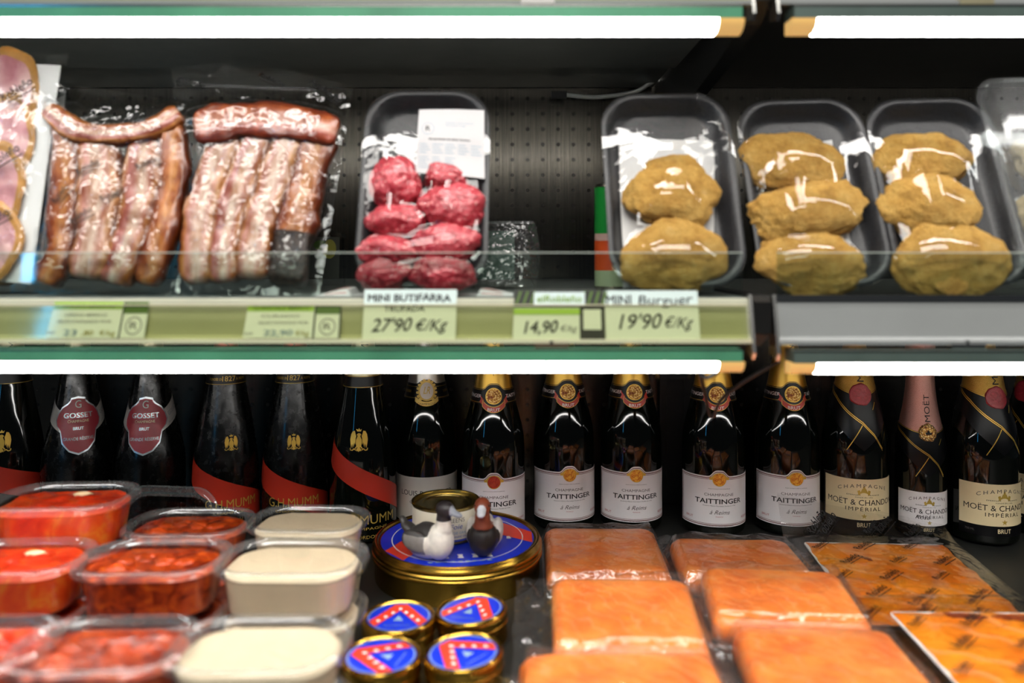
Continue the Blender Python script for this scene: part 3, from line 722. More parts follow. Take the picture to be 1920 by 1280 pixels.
b = put_copy(b, 'dark champagne bottle cut by the right picture edge, only gold neck lines showing', 1945, 1.16, -35)
b = moet('smaller champagne bottle with knurled pink foil and round gold seal', SMALL, M_PINKF, M_MEDAL, .150, .0215, .0680, M_WHITEP, 'Rosé', .80); put(b, 1725, 1.14, 20)
# ---------------------------------------------------------------- upper shelf: trays under film
def tray_part(t, w, l, dep=.022):
    m = M(); hw, hl = w/2, l/2; cy = hl
    def ring(ins, z, r): return rr(hw-ins, hl-ins, r, z, 8, 0, cy)
    m.loft([ring(.017, 0, .030), ring(.012, .003, .032), ring(.004, dep-.004, .036), ring(0, dep-.002, .038), ring(0, dep, .038), ring(.003, dep+.001, .037),
            ring(.007, dep-.001, .034), ring(.011, dep*.55, .031), ring(.017, .006, .027), ring(.021, .0045, .025)])
    return m.build('foam_tray', M_FOAM, t, 50)
def hfield(items):
    """items: (cx, cy, rx, ry, z0, height) soft mounds"""
    def h(x, y):
        b = 0
        for cx, cy, rx, ry, z in items:
            q = ((x-cx)/rx)**2+((y-cy)/ry)**2
            b = max(b, z*(1-.55*q) if q < 1.4 else 0)
        return b
    return h
def tray_film(t, w, l, dep, h, seed, nx=64, ny=96):
    """film pulled over the food and round the rim of the tray"""
    hw, hl = w/2, l/2; sd = Vector((seed*2.1, seed*5.3, 0))
    def top(x, y):
        ex = min(1, (hw-abs(x))/.02); ey = min(1, (hl-abs(y-hl))/.02)
        e = max(0, min(ex, ey))
        z = max(dep+.0015, h(x, y)*e+dep*(1-e)+.002)
        wr = noise.noise(Vector((x*55, y*22, 0))+sd)*.0007+noise.noise(Vector((x*14+y*30, y*16-x*24, 4))+sd)*.0010
        return z+wr*e
    G = {}
    def smooth_top(x, y):
        a = 0; n = 0
        for dx in (-.008, 0, .008):
            for dy in (-.008, 0, .008): a += top(x+dx, y+dy); n += 1
        return .5*a/n+.5*top(x, y)
    rim = rr(hw+.0008, hl+.0008, .038, dep, 12, 0, hl); n = len(rim)
    m = M(); K = 26
    rings = []
    for k in range(K+1):
        f = 1-(k/K)*.985; ring = []
        for (x, y, z) in rim:
            X, Y = x*f, hl+(y-hl)*f
            ring.append((X, Y, smooth_top(X, Y) if k > 0 else dep+.0012))
        rings.append(ring)
    low = [[(x*(1-.05*q), hl+(y-hl)*(1-.05*q), dep*(1-q)) for x, y, z in rim] for q in (.8, .4)]
    m.loft(low+rings, 0, False, True)
    return m.build('stretch_wrap', M_FILM, t, 70)
def patties(t, mat, spots, th=.018, mul=1.0, seed=0, name='breaded_patty', m_=None):
    for i, (px, py, wpx, hpx, z, rot) in enumerate(spots):
        x, y = on_plane(mat, px, py, z); x1, _ = on_plane(mat, px+wpx/2, py, z); _, y1 = on_plane(mat, px, py-hpx/2, z)
        m = M(); m.blob((0, 0, 0), ((x1-x)*.99, (y1-y)*1.07, th), seed+i*3.3, .22, 1.25, 5, 0, None, .075, 4.5)
        o = m.build(name, m_ or M_CRUMB, t, 0); o.location = (x, y, z); o.rotation_euler = (radians(5), 0, radians(rot))
        for p in o.data.polygons: p.use_smooth = True
def mound_from(mat, spots, extra):
    it = []
    for (px, py, wpx, hpx, z, rot) in spots:
        x, y = on_plane(mat, px, py, z); x1, _ = on_plane(mat, px+wpx/2, py, z); _, y1 = on_plane(mat, px, py-hpx/2, z)
        it.append((x, y, (x1-x)*1.05, (y1-y)*1.05, z+extra))
    return hfield(it)
LEAN = radians(21)
def tray_mat(px, py_base, d, roll=0, yaw=0):
    b = P(px, py_base, d); b.z = ZS+.002; return leaning(b, LEAN, roll, yaw)
def paper(t, mat, pts, z=.0062):
    q = [on_plane(mat, px, py, z) for px, py in pts]
    def fn(a, b):
        x = (q[0][0]*(1-a)+q[1][0]*a)*(1-b)+(q[3][0]*(1-a)+q[2][0]*a)*b; y = (q[0][1]*(1-a)+q[1][1]*a)*(1-b)+(q[3][1]*(1-a)+q[2][1]*a)*b
        return (x, y, z+.0006*noise.noise(Vector((x*40, y*40, 1))))
    M().grid(fn, 12, 16).build('absorbent_sheet', M_TISSUE, t)
GB = 'film wrapped trays of breaded patties'
def burger(label, px, w, l, roll, spots, sheet, seed):
    mt = tray_mat(px, 557, .8035, roll); t = thing('meat_tray', label, 'tray of patties', mt, GB)
    tray_part(t, w, l)
    if sheet: paper(t, mt, sheet)
    patties(t, mt, spots, .0155, seed=seed)
    tray_film(t, w, l, .022, mound_from(mt, spots, .020), seed)
    return t, mt
burger('black tray of breaded patties on a white sheet behind the card priced 19,90', 1268, .1365, .2185, .01,
       [(1262, 335, 118, 80, .017, 5), (1259, 370, 175, 112, .022, -6), (1262, 486, 190, 128, .020, 8)], [(1168, 540), (1338, 548), (1340, 265), (1160, 258)], 1)
burger('black tray of breaded patties behind the gap between the two price rails', 1543, .1345, .2115, .035,
       [(1487, 307, 188, 106, .018, -8), (1511, 398, 222, 98, .023, 10), (1520, 494, 200, 116, .019, -5)], [(1400, 420), (1440, 535), (1575, 258), (1392, 292)][:0] or [(1470, 535), (1612, 545), (1560, 262), (1398, 290)], 2)
burger('black tray of breaded patties with no white sheet, next to the clear box at right', 1797, .1355, .2125, .03,
       [(1731, 302, 186, 98, .018, 4), (1737, 386, 192, 110, .022, -8), (1779, 488, 205, 138, .021, 6)], None, 3)
# minced sausages
mt = tray_mat(792, 555, .8035, .0); t = thing('meat_tray', 'black tray of raw red mini sausages with a white printed sticker', 'tray of sausages', mt)
tray_part(t, .1325, .2225)
sp = [(742, 345, 96, 92, .017, 10), (836, 335, 88, 50, .016, -10), (846, 388, 124, 82, .021, -6), (740, 416, 112, 58, .018, 5), (838, 458, 126, 70, .020, 3), (728, 472, 108, 62, .019, -8), (722, 516, 106, 56, .019, 8), (832, 514, 124, 62, .021, -4)]
patties(t, mt, sp, .017, seed=40, name='mini_sausage', m_=M_MEAT)
tray_film(t, .1325, .2225, .022, mound_from(mt, sp, .017), 7)
# sticker on the film
q = [on_plane(mt, px, py, .027) for px, py in ((779, 323), (909, 334), (908, 207), (786, 206))]
def SS(u, v, off):
    x = (q[0][0]*(1-u)+q[1][0]*u)*(1-v)+(q[3][0]*(1-u)+q[2][0]*u)*v; y = (q[0][1]*(1-u)+q[1][1]*u)*(1-v)+(q[3][1]*(1-u)+q[2][1]*u)*v
    return (x, y, .0275+off+.0030*sin(v*2.6)-.0016*(2*u-1)**2)
m = M(); m.panel(SS, 0, 1, 0, 1, 14, 14, 0, 0)
W_ = q[1][0]-q[0][0]; su = 1/W_; sv = 1/(q[3][1]-q[0][1])
def stx(s_, u, v, h, width, mi=1, bold=0): 
    vv, ff = text2d(s_, bold); Wt = max(a for a, b in vv)-min(a for a, b in vv)
    m.add([SS(u+a*width/Wt, v+b*h, .0004) for a, b in vv], ff, mi)
m.disk(SS, .155, .68, .095, .095, .0003, 2, r0=.92); stx('R', .155, .64, .085, .07, 1, .0)
for i, (s_, wd) in enumerate((('Robleño alimentación', .42), ('Mercado Vega', .30))):
    stx(s_, .42+wd/2, .76-i*.042, .026, wd, 2)
stx('MINI BUTIFARRA DE CERDO TRUFADA', .48, .50, .026, .62, 1, .03)
for i in range(9):
    v = .43-i*.042 if i < 4 else .235-(i-4)*.038
    for k in range(5 if i < 4 else 3):
        u0 = .04+k*.19; m.panel(SS, u0, u0+.11+.05*((i*7+k*5) % 3)/2, v, v+.009, 2, 1, .0004, 2)
m.build('sticker', [plain('sticker_paper', '#c9c6c6', .6), M_INK, M_BLUG], t)

# clear lidded box at the right edge
mt = tray_mat(2022, 557, .800, .03); t = thing('clear_box', 'clear rigid plastic box with greyish patties cut by the right picture edge', 'plastic box', mt)
w, l = .130, .236
def ring(ins, z, r): return rr(w/2-ins, l/2-ins, r, z, 8, 0, l/2)
M().loft([ring(.012, 0, .02), ring(.005, .020, .024), ring(.005, .022, .024), ring(0, .022, .026), ring(0, .0235, .026), ring(.004, .0235, .024)], 0, True, False).build('box_base', M_CLEAR, t, 30)
M().loft([ring(0, .0242, .026), ring(0, .026, .026), ring(.003, .028, .024), ring(.006, .026, .022), ring(.009, .040, .02), ring(.014, .044, .018)]).build('box_lid', M_RIM, t, 30)
sp = [(1968, 300, 150, 92, .012, 0), (1978, 392, 160, 92, .014, 9), (1995, 482, 160, 90, .013, -8)]
M_DULL = plain('greyish_breaded_crumb', '#a08d66', .8, 0, 90, .3, .3)
patties(t, mt, sp, .012, seed=77, name='pale_patty', m_=M_DULL)
# ribbed clear tray standing behind the box
mt2 = leaning(P(1972, 520, .875), LEAN, .03); mt2.translation.z = ZS+.001
t = thing('ribbed_tray', 'ribbed clear plastic tray half hidden behind the clear box at right', 'tray', mt2)
m = M()
def ringr(ins, z, r, k): 
    out = []
    for i, (x, y, zz) in enumerate(rr(.070-ins, .095-ins, r, z, 14, 0, .095)): 
        f = 1+(.012 if i % 2 else 0)*k; out.append((x*f, .095+(y-.095)*f, zz))
    return out
m.loft([ringr(.008, 0, .02, 1), ringr(.002, .016, .022, 1), ringr(0, .017, .024, 0), ringr(-.003, .017, .026, 0), ringr(-.003, .018, .026, 0)], 0, True, False).build('tray_shell', M_RIM, t, 0)

# ---------------------------------------------------------------- vacuum packs
def seg_d(px, py, ax, ay, bx, by):
    dx, dy = bx-ax, by-ay; t = max(0, min(1, ((px-ax)*dx+(py-ay)*dy)/(dx*dx+dy*dy))); return sqrt((px-ax-t*dx)**2+(py-ay-t*dy)**2), t
def strip_part(t, mat, pts, wpx, th, z, mats, seed, name='pork_strip', pepper=False):
    c = smooth_prof([on_plane(mat, px, py, z) for px, py in pts], 12)
    a = on_plane(mat, pts[1][0], pts[1][1], z); b = on_plane(mat, pts[1][0]+wpx*1.1, pts[1][1], z); hw = abs(b[0]-a[0])/2
    n = len(c); nu = 22; rows = []; sd = Vector((seed*3.1, seed*1.7, seed*.7)); m = M()
    vs, uv, fs, mi = [], [], [], []
    for i, (x, y) in enumerate(c):
        x0, y0 = c[max(i-1, 0)]; x1, y1 = c[min(i+1, n-1)]; tx, ty = x1-x0, y1-y0; L = sqrt(tx*tx+ty*ty); nx, ny = ty/L, -tx/L
        v = i/(n-1); taper = (1-(2*v-1)**16*.34)
        wv = hw*taper*(1+.24*noise.noise(Vector((v*5, 1, 2))+sd))
        for k in range(nu):
            an = 2*pi*k/nu; cu, su_ = cos(an), sin(an)
            su2 = (abs(su_)**.42)*(1 if su_ > 0 else -1); cu2 = (abs(cu)**.72)*(1 if cu > 0 else -1)
            bump = 1+.15*noise.noise(Vector((cu*1.5, v*9, su_))+sd)+.10*noise.noise(Vector((cu*2.5, v*22, su_))+sd)
            vs.append((x+nx*cu2*wv*bump, y+ny*cu2*wv*bump, z+th*su2*taper*bump*(1+.35*noise.noise(Vector((v*7, cu*2, 0))+sd)+.15*noise.noise(Vector((v*25, cu*4, 0))+sd))))
            uv.append((.5+.5*cu2, v))
    for i in range(n-1):
        for k in range(nu):
            fs.append((i*nu+k, i*nu+(k+1) % nu, (i+1)*nu+(k+1) % nu, (i+1)*nu+k))
    fs.append(tuple(range(nu-1, -1, -1))); fs.append(tuple((n-1)*nu+k for k in range(nu)))
    m.add(vs, fs, 0, uv)
    if pepper:
        for i in range(len(m.f)):
            vv = sum(uv[q][1] for q in m.f[i])/len(m.f[i])
            if vv > .70: m.mi[i] = 1
    o = m.build(name, [mats, M_PEPPER], t, 0); 
    for p in o.data.polygons: p.use_smooth = True
    return [(c, hw, z+th)]
def pouch(t, mat, corners, shapes, seed, filmm, name='pouch_film', nx=80, ny=100, prints=(), wr=.0034, px=True, base=.001, lift=None, edge_fn=None):
    """clear film hugging what lies under it; corners bl, br, tr, tl"""
    q = [on_plane(mat, a, b, 0) for a, b in corners] if px else corners; sd = Vector((seed*4.1, seed*2.3, 0))
    def hh(x, y):
        z = base
        for c, hw, top in shapes:
            dm = 9
            for (a, b) in zip(c[:-1:6], c[6::6]) if len(c) > 12 else zip(c[:-1], c[1:]):
                d, _ = seg_d(x, y, a[0], a[1], b[0], b[1]); dm = min(dm, d)
            if dm < hw*2: z = max(z, (top+.0015)*(1 if dm < hw*.5 else max(0, 1-((dm-hw*.5)/(hw*1.15))**2)))
        return z
    def hs(x, y, u, v):
        e = min(1, 8*u, 8*(1-u), 12*v, 12*(1-v))
        w_ = noise.noise(Vector((x*35+y*10, y*25, 0))+sd)*wr+abs(noise.noise(Vector((x*30-y*70, x*70+y*20, 3))+sd))*wr*1.0
        return hh(x, y)*(.3+.7*e)+w_*(.35+.65*e)+.0006+(lift(u, v) if lift else 0)
    def xy(u, v):
        wob = 1; 
        if edge_fn: u, v = edge_fn(u, v)
        return ((q[0][0]*(1-u)+q[1][0]*u)*(1-v)+(q[3][0]*(1-u)+q[2][0]*u)*v, (q[0][1]*(1-u)+q[1][1]*u)*(1-v)+(q[3][1]*(1-u)+q[2][1]*u)*v)
    def fn(u, v):
        x, y = xy(u, v); return (x, y, hs(x, y, u, v))
    m = M(); m.grid(fn, nx, ny)
    if prints:
        Lx = sqrt((q[1][0]-q[0][0])**2+(q[1][1]-q[0][1])**2); Ly = sqrt((q[3][0]-q[0][0])**2+(q[3][1]-q[0][1])**2)
        for (u, v, wd, rt) in prints:
            vv, ff = text2d('Robleño', .02); W = max(a for a, b in vv)-min(a for a, b in vv); k = wd/W
            def mp(a, b):
                xx, yy = a*cos(rt)-b*sin(rt), a*sin(rt)+b*cos(rt); uu, v2 = u+xx/Lx, v+yy/Ly
                uu = min(.999, max(.001, uu)); v2 = min(.999, max(.001, v2)); x, y = xy(uu, v2); return (x, y, hs(x, y, uu, v2)+.0006)
            m.add([mp(a*k, b*k*1.35) for a, b in vv], ff, 1)
            m.add([mp(a*wd, b*wd) for a, b in ((-.42, -.13), (.5, -.13), (.5, -.095), (-.42, -.095))], [(0, 1, 2, 3)], 1)
    o = m.build(name, [filmm, M_INK], t, 0)
    for p in o.data.polygons: p.use_smooth = True
    M().grid(lambda u, v: (*xy(u, v), -.0008+.0006*noise.noise(Vector((u*8, v*8, seed)))+(lift(u, v) if lift else 0)), 8, 8).build('pouch_back', filmm, t)
    return hs, xy
GP = 'vacuum packed pork belly'
LP = radians(17)
def pack_mat(px, py, d, lean=LP, roll=0): 
    b = P(px, py, d); b.z = ZS+.002; return leaning(b, lean, roll)
mt = pack_mat(210, 552, .805); t = thing('pork_pack', 'vacuum pack of pork belly strips with bent strip on top, left of the taller pouch', 'meat pack', mt, GP)
sh = []
for i, (pts, wd, th, z, mm) in enumerate([
        ([(122, 225), (128, 320), (122, 420), (112, 480), (86, 533)], 50, .009, .010, M_PORKC), ([(184, 268), (190, 350), (182, 440), (166, 522)], 74, .010, .011, M_PORKB),
        ([(274, 268), (266, 370), (247, 450), (214, 532)], 66, .010, .011, M_PORKA), ([(325, 240), (328, 330), (308, 430), (276, 534)], 46, .010, .010, M_PORKC),
        ([(92, 206), (150, 248), (225, 254), (290, 242), (338, 212)], 40, .008, .017, M_PORKA)]):
    sh += strip_part(t, mt, pts, wd if i < 4 else 38, th, z, mm, i+1)
pouch(t, mt, [(55, 552), (338, 552), (352, 192), (88, 150)], sh, 1, M_POUCH, prints=[(.42, .55, .026, .65), (.60, .43, .026, .65), (.62, .86, .024, .7), (.40, .32, .026, .6), (.08, .93, .024, .65), (.82, .60, .026, .6), (.25, .42, .024, .9)])
mt = pack_mat(490, 550, .808); t = thing('pork_pack', 'vacuum pack of pork belly strips in taller clear zip pouch beside the sausage tray', 'meat pack', mt, GP)
sh = []
for i, (pts, wd, th, z, mm) in enumerate([
        ([(428, 250), (398, 340), (377, 430), (372, 530)], 58, .010, .011, M_PORKB), ([(490, 250), (452, 350), (428, 440), (422, 528)], 56, .010, .011, M_PORKA),
        ([(546, 256), (508, 360), (484, 440), (470, 522)], 60, .010, .012, M_PORKB), ([(602, 262), (574, 350), (556, 430), (538, 536)], 62, .011, .011, M_PORKC),
        ([(366, 240), (450, 228), (540, 230), (632, 250)], 66, .008, .019, M_PORKT)]):
    sh += strip_part(t, mt, pts, wd, th, z, mm, i+11, pepper=(i == 3))
o = t.children[-1]; 
pouch(t, mt, [(345, 552), (598, 556), (662, 165), (322, 124)], sh, 2, M_POUCH, ny=110, prints=[(.85, .93, .028, -.5), (.10, .90, .024, -.45), (.55, .93, .02, -.4)], edge_fn=lambda u, v: (u, v*(1+.055*sin(pi*u))))
q = [on_plane(mt, a, b, .004) for a, b in ((382, 162), (592, 170))]
M().tube([(q[0][0]*(1-k/8)+q[1][0]*k/8, q[0][1]*(1-k/8)+q[1][1]*k/8, .0062) for k in range(9)], .0016, 6).build('zip_seal', M_RIM, t)
# sliced ham packs at the left edge
def ham_pack(label, px, d, w, htop, lean, seed):
    mt = pack_mat(px, 548, d, lean); t = thing('ham_pack', label, 'meat pack', mt, 'vacuum packs of sliced ham')
    M().loft([[(x*w/2, y*htop+.004, z) for x, y in ((-.86, .05), (.86, .02), (.90, .93), (-.9, .95))] for z in (.0005, .0016)], 0).build('backing_card', M_CARD, t, 0)
    sh = []
    for i, (cx, cy, rx, ry, z) in enumerate([(-.10, .80, .66, .23, .004), (-.02, .62, .62, .20, .006), (-.08, .40, .66, .2, .008), (-.05, .19, .70, .18, .010)]):
        def fn(a, b, cx=cx, cy=cy, rx=rx, ry=ry, z=z, i=i):
            an = 2*pi*a; k = (1-b)*(1+.12*noise.noise(Vector((cos(an)*1.5, sin(an)*1.5, seed+i))))
            return (w/2*(cx+rx*k*cos(an)), htop*(cy+ry*k*sin(an)), z+.003*noise.noise(Vector((cos(an)*k*3, sin(an)*k*3, i+seed)))-(.002 if b == 0 else 0))
        m = M(); m.grid(fn, 40, 10, 0, wu=True)
        for j in range(len(m.f)):
            if j < 40*2: m.mi[j] = 1
        m.build('ham_slice', [M_HAM, M_HAMRIND], t, 0)
    pouch(t, mt, [(-w/2, 0), (w/2, .0), (w/2, htop), (-w/2, htop)], [([(-.0, htop*.1), (0, htop*.5), (0, htop*.9), (0, htop*.95)], w*.42, .014)], seed, M_POUCH, px=False, nx=40, ny=60, wr=.003,
          prints=[(.66, .80, .036, .6), (.62, .52, .036, .6), (.60, .26, .036, .6), (.15, .66, .03, .6), (.2, .35, .03, .6)])
ham_pack('vacuum pack of sliced ham in front at the left picture edge', -28, .812, .108, .262, radians(12), 21)
ham_pack('vacuum pack of sliced ham peeking out behind the front pack at left', 6, .842, .100, .235, radians(10), 31)

# small things at the back of the upper shelf
mt = leaning(P(612, 520, 1.0), radians(6)); mt.translation.z = ZS+.001
t = thing('small_packet', 'small clear packet with faded yellow and green label between pouch and sausage tray', 'packet', mt)
M().loft([[(x, y, z) for x, y in ((-.030, 0), (.024, 0), (.020, .066), (-.026, .072))] for z in (0, .012)], 0).build('packet_film', M_CLEAR, t, 0)
m = M(); m.box(-.020, .018, .008, .060, .0124, .0128); m.disk(lambda u, v, o: (u, v, .0129+o), .006, .045, .008, .012, .0002, 1); m.disk(lambda u, v, o: (u, v, .0129+o), -.006, .05, .008, .006, .0002, 2)
m.build('packet_label', [plain('faded_grey_label', '#4d4d42', .5), M_YELINK, M_DGREEN], t, 0)
mt = leaning(P(955, 528, .93), radians(10)); mt.translation.z = ZS+.001
t = thing('clear_tub', 'clear crinkled plastic packet standing right of the sausage tray', 'packet', mt)
m = M()
def fnp(u, v):
    x = -.045+.075*u; y = .078*v; e = min(1, 6*u, 6*(1-u)); 
    return (x+(.006*sin(pi*v) if u > .5 else 0), y, .018*e*(1-v*.6)+.006*noise.noise(Vector((u*6, v*7, 2)))*e+.003*abs(noise.noise(Vector((u*15+v*8, v*15, 5)))))
m.grid(fnp, 40, 40); m.build('packet_film', M_TUB, t, 0)
for p in t.children[0].data.polygons: p.use_smooth = True
M().box(-.045, .028, .0775, .0792, -.001, .004).build('sealed_edge', M_RIM, t, 0)
M().box(-.040, .006, .010, .068, -.001, .001).build('green_insert', plain('dark_green_card', '#1d4a38', .5), t, 0)
t = thing('food_can', 'tall can with green top and orange band, half hidden behind the first patty tray', 'can', loc=P(1150, 470, .925)); t.location.z = ZS+.0005
h = .121
M().lathe([(0, 0), (.0205, 0), (.0215, .002), (.0215, h-.003), (.021, h-.001), (.020, h), (.019, h-.003), (0, h-.003)], 36).build('can_body', M_TINSIL, t, 35)
m = M()
for z0, z1, mi in ((.004, .022, 0), (.022, .056, 1), (.056, .064, 2), (.064, h-.004, 3)): m.lathe([(.0218, z0), (.0218, z1)], 36, mi, cap=False)
m.build('can_label', [plain('pale_green_print', '#a9b890', .4), plain('orange_print', '#d4511d', .4), plain('pinkish_print', '#c9a79a', .4), plain('green_print', '#1c8a34', .35)], t)
# folded butcher paper lying under the sausage tray
t = thing('paper_packet', 'folded white paper with faint red print lying under the sausage tray', 'paper', loc=P(775, 556, .786)); t.location.z = ZS
def fpap(u, v):
    x = -.098+.196*u; y = .0+.05*v; e = min(1, 7*u, 7*(1-u)); f = min(1, 7*v+.05)
    return (x, y, .0004+(.0065*abs(2*u-1)**.5*f*e+.003*abs(noise.noise(Vector((u*5, v*4, 8))))*e)*f*(1 if abs(u-.5) > .33 else .12))
m = M(); m.grid(fpap, 60, 14); m.build('paper_sheet', M_WHITEP, t)
m = M(); SP = lambda u, v, off: (fpap(u, v)[0], fpap(u, v)[1]-(.0012 if v < .02 else 0), fpap(u, v)[2]+off)
for k in range(9):
    for (a, b) in ((.05, .16), (.84, .95)):
        m.panel(SP, a+.004*k, b-.01*(k % 3), .06+k*.07, .06+k*.07+.03, 10, 1, .0005, 0)
m.build('red_print', plain('faint_red_print', '#c98f88', .6), t)

# ---------------------------------------------------------------- price cards in the rail
RN = Vector((0, -.031, -.007)).normalized()
def rail_pt(px, py):
    """point on the slanted plane just behind the rail cover"""
    a = Vector((0, .7568, .3193)); nrm = Vector((0, -.031, .007)).normalized(); nrm = Vector((0, -(.3502-.3193), (.7635-.7562))).normalized()
    o = Vector((0, 0, H)); d = P(px, py, 1.0)-o; k = (a-o).dot(nrm)/d.dot(nrm); return o+d*k, nrm
def card(label, corners, draw, parts_dark=None, stock=None):
    """corners bl br tr tl in picture positions"""
    q = [rail_pt(a, b)[0] for a, b in corners]; nrm = rail_pt(corners[0][0], corners[0][1])[1]
    c = (q[0]+q[1]+q[2]+q[3])/4
    t = thing('price_card', label, 'price card', loc=c, group='price cards in the olive rail')
    def S(u, v, off):
        p = (q[0]*(1-u)+q[1]*u)*(1-v)+(q[3]*(1-u)+q[2]*u)*v; return p-c+nrm*off
    m = M(); m.panel(S, 0, 1, 0, 1, 4, 4, .0006, 0); m.panel(S, 0, 1, 0, 1, 1, 1, .0001, 0)
    W = (q[1]-q[0]).length; Hh = (q[3]-q[0]).length
    def tx(s_, u, v, h, width, mi, bold=.0, jit=0, shear=0, rot=0):
        vv, ff = text2d(s_, bold); Wt = max(a for a, b in vv)-min(a for a, b in vv); out = []
        for a, b in vv:
            x = a*width/Wt+shear*b*h*.6; y = b*h*(1+(jit*.6*noise.noise(Vector((a*.8, 2.2, 7)))))
            if jit: y += jit*h*noise.noise(Vector((a*.7, 5.5, 1)))
            out.append(S(u+x*cos(rot)-y*sin(rot)*Hh/W, v+y*cos(rot)+x*sin(rot)*W/Hh, .0009))
        m.add(out, ff, mi)
    draw(m, S, tx, W/Hh)
    m.build('card', [stock or M_CARDG, M_INK, M_LIME, M_CARDB, M_DGREEN, M_GREYINK, M_YELINK, M_BLUG, M_CYANP, M_REDINK], t, 0)
    return t
def d1(m, S, tx, asp):
    m.panel(S, 0, .73, .80, 1, 4, 1, .0008, 2); tx('PANCETA IBÉRICA DE', .37, .84, .09, .55, 4, .02)
    m.panel(S, .745, 1, .68, 1, 2, 1, .0008, 4); m.panel(S, .735, .752, 0, 1, 1, 4, .0009, 3)
    tx('CERDO IBÉRICO', .36, .60, .08, .44, 5); tx('SELECCIONADO POR', .36, .42, .08, .56, 5)
    tx('PVP', .05, .10, .09, .07, 5); tx('23', .24, .08, .16, .14, 7, .02, .1); tx(',80', .42, .08, .14, .12, 6, .02, .1); tx('€/kg', .62, .08, .14, .16, 6, .01, .1)
    m.disk(S, .875, .34, .085, .25, .0008, 5, r0=.88); tx('R', .875, .25, .20, .08, 5)
def d2(m, S, tx, asp):
    m.panel(S, 0, .71, .80, 1, 4, 1, .0008, 2); tx('GUANCIALE IBÉRICO', .36, .84, .10, .60, 4, .02)
    m.panel(S, .73, 1, .72, 1, 2, 1, .0008, 4); m.panel(S, .715, .735, 0, 1, 1, 4, .0009, 3); m.panel(S, .985, 1, 0, 1, 1, 4, .0009, 3)
    tx('CURADO', .36, .62, .08, .40, 5); tx('SELECCIONADO POR', .40, .42, .08, .52, 5)
    tx('PVP', .06, .08, .09, .08, 5); tx('22,90', .36, .08, .17, .30, 7, .02, .1); tx('€/kg', .61, .08, .15, .14, 6, .01, .1)
    m.disk(S, .865, .34, .085, .25, .0008, 5, r0=.88); tx('R', .865, .25, .20, .08, 5)
card('price card with lime stripe and round emblem, leftmost in the rail', [(85, 634), (270, 634), (281, 566), (104, 566)], d1)
card('price card with lime stripe and pale blue price under the tall pork pouch', [(455, 634), (637, 634), (641, 571), (466, 571)], d2)
def d3(m, S, tx, asp):
    m.panel(S, 0, 1, .71, 1, 4, 2, .0008, 8)
    tx('MINI BUTIFARRA', .49, .765, .145, .90, 1, .035, .12); tx('TRUFADA', .44, .56, .11, .44, 1, .015, .12); tx("27'90", .30, .17, .26, .42, 1, .015, .1, .25, .02); tx('€/Kg', .72, .19, .22, .34, 1, .01, .15, .3, .03)
card('handwritten price card reading 27,90 under the sausage tray', [(679, 637), (854, 637), (857, 543), (684, 543)], d3)
def d4(m, S, tx, asp):
    m.panel(S, 0, 1, .64, 1, 4, 2, .0008, 3); m.panel(S, .73, 1, 0, .66, 2, 2, .0008, 3)
    for k in range(13):
        u = .01+k*.08
        if .20 < u < .72: continue
        m.poly(S, [(u, .70), (u+.03, .70), (u+.075, .97), (u+.045, .97)], .0010, 4)
    m.panel(S, .22, .79, .67, .95, 4, 2, .0012, 8); 
    vv, ff = text2d('elRobleño', .015); Wt = max(a for a, b in vv)-min(a for a, b in vv); m.add([S(.505+a*.50/Wt, .745+b*.14, .0015) for a, b in vv], ff, 2)
    m.panel(S, 0, .73, .50, .62, 4, 1, .0010, 2); tx('MINI HAMBURGUESA', .37, .535, .05, .48, 4, .02)
    tx('14,90', .30, .14, .24, .36, 1, .02, .1, .2, .03); tx('€/kg', .60, .17, .12, .18, 5, .0, .1, .3)
    m.panel(S, .77, .965, .20, .60, 2, 2, .0010, 0)
card('price card with black header and lime stripe reading 14,90', [(961, 637), (1134, 637), (1131, 543), (965, 543)], d4)
def d5(m, S, tx, asp):
    m.panel(S, 0, 1, .70, 1, 4, 2, .0008, 8)
    tx('MINI', .15, .72, .19, .27, 1, .02, .12); tx('Burguer', .65, .72, .19, .58, 1, .01, .15, .1); tx("19'90", .36, .23, .30, .44, 1, .01, .1, .25, .02); tx('€/Kg', .76, .25, .22, .30, 1, -.005, .15, .35)
card('handwritten price card reading 19,90, right end of the olive rail', [(1136, 637), (1313, 637), (1307, 545), (1133, 545)], d5)
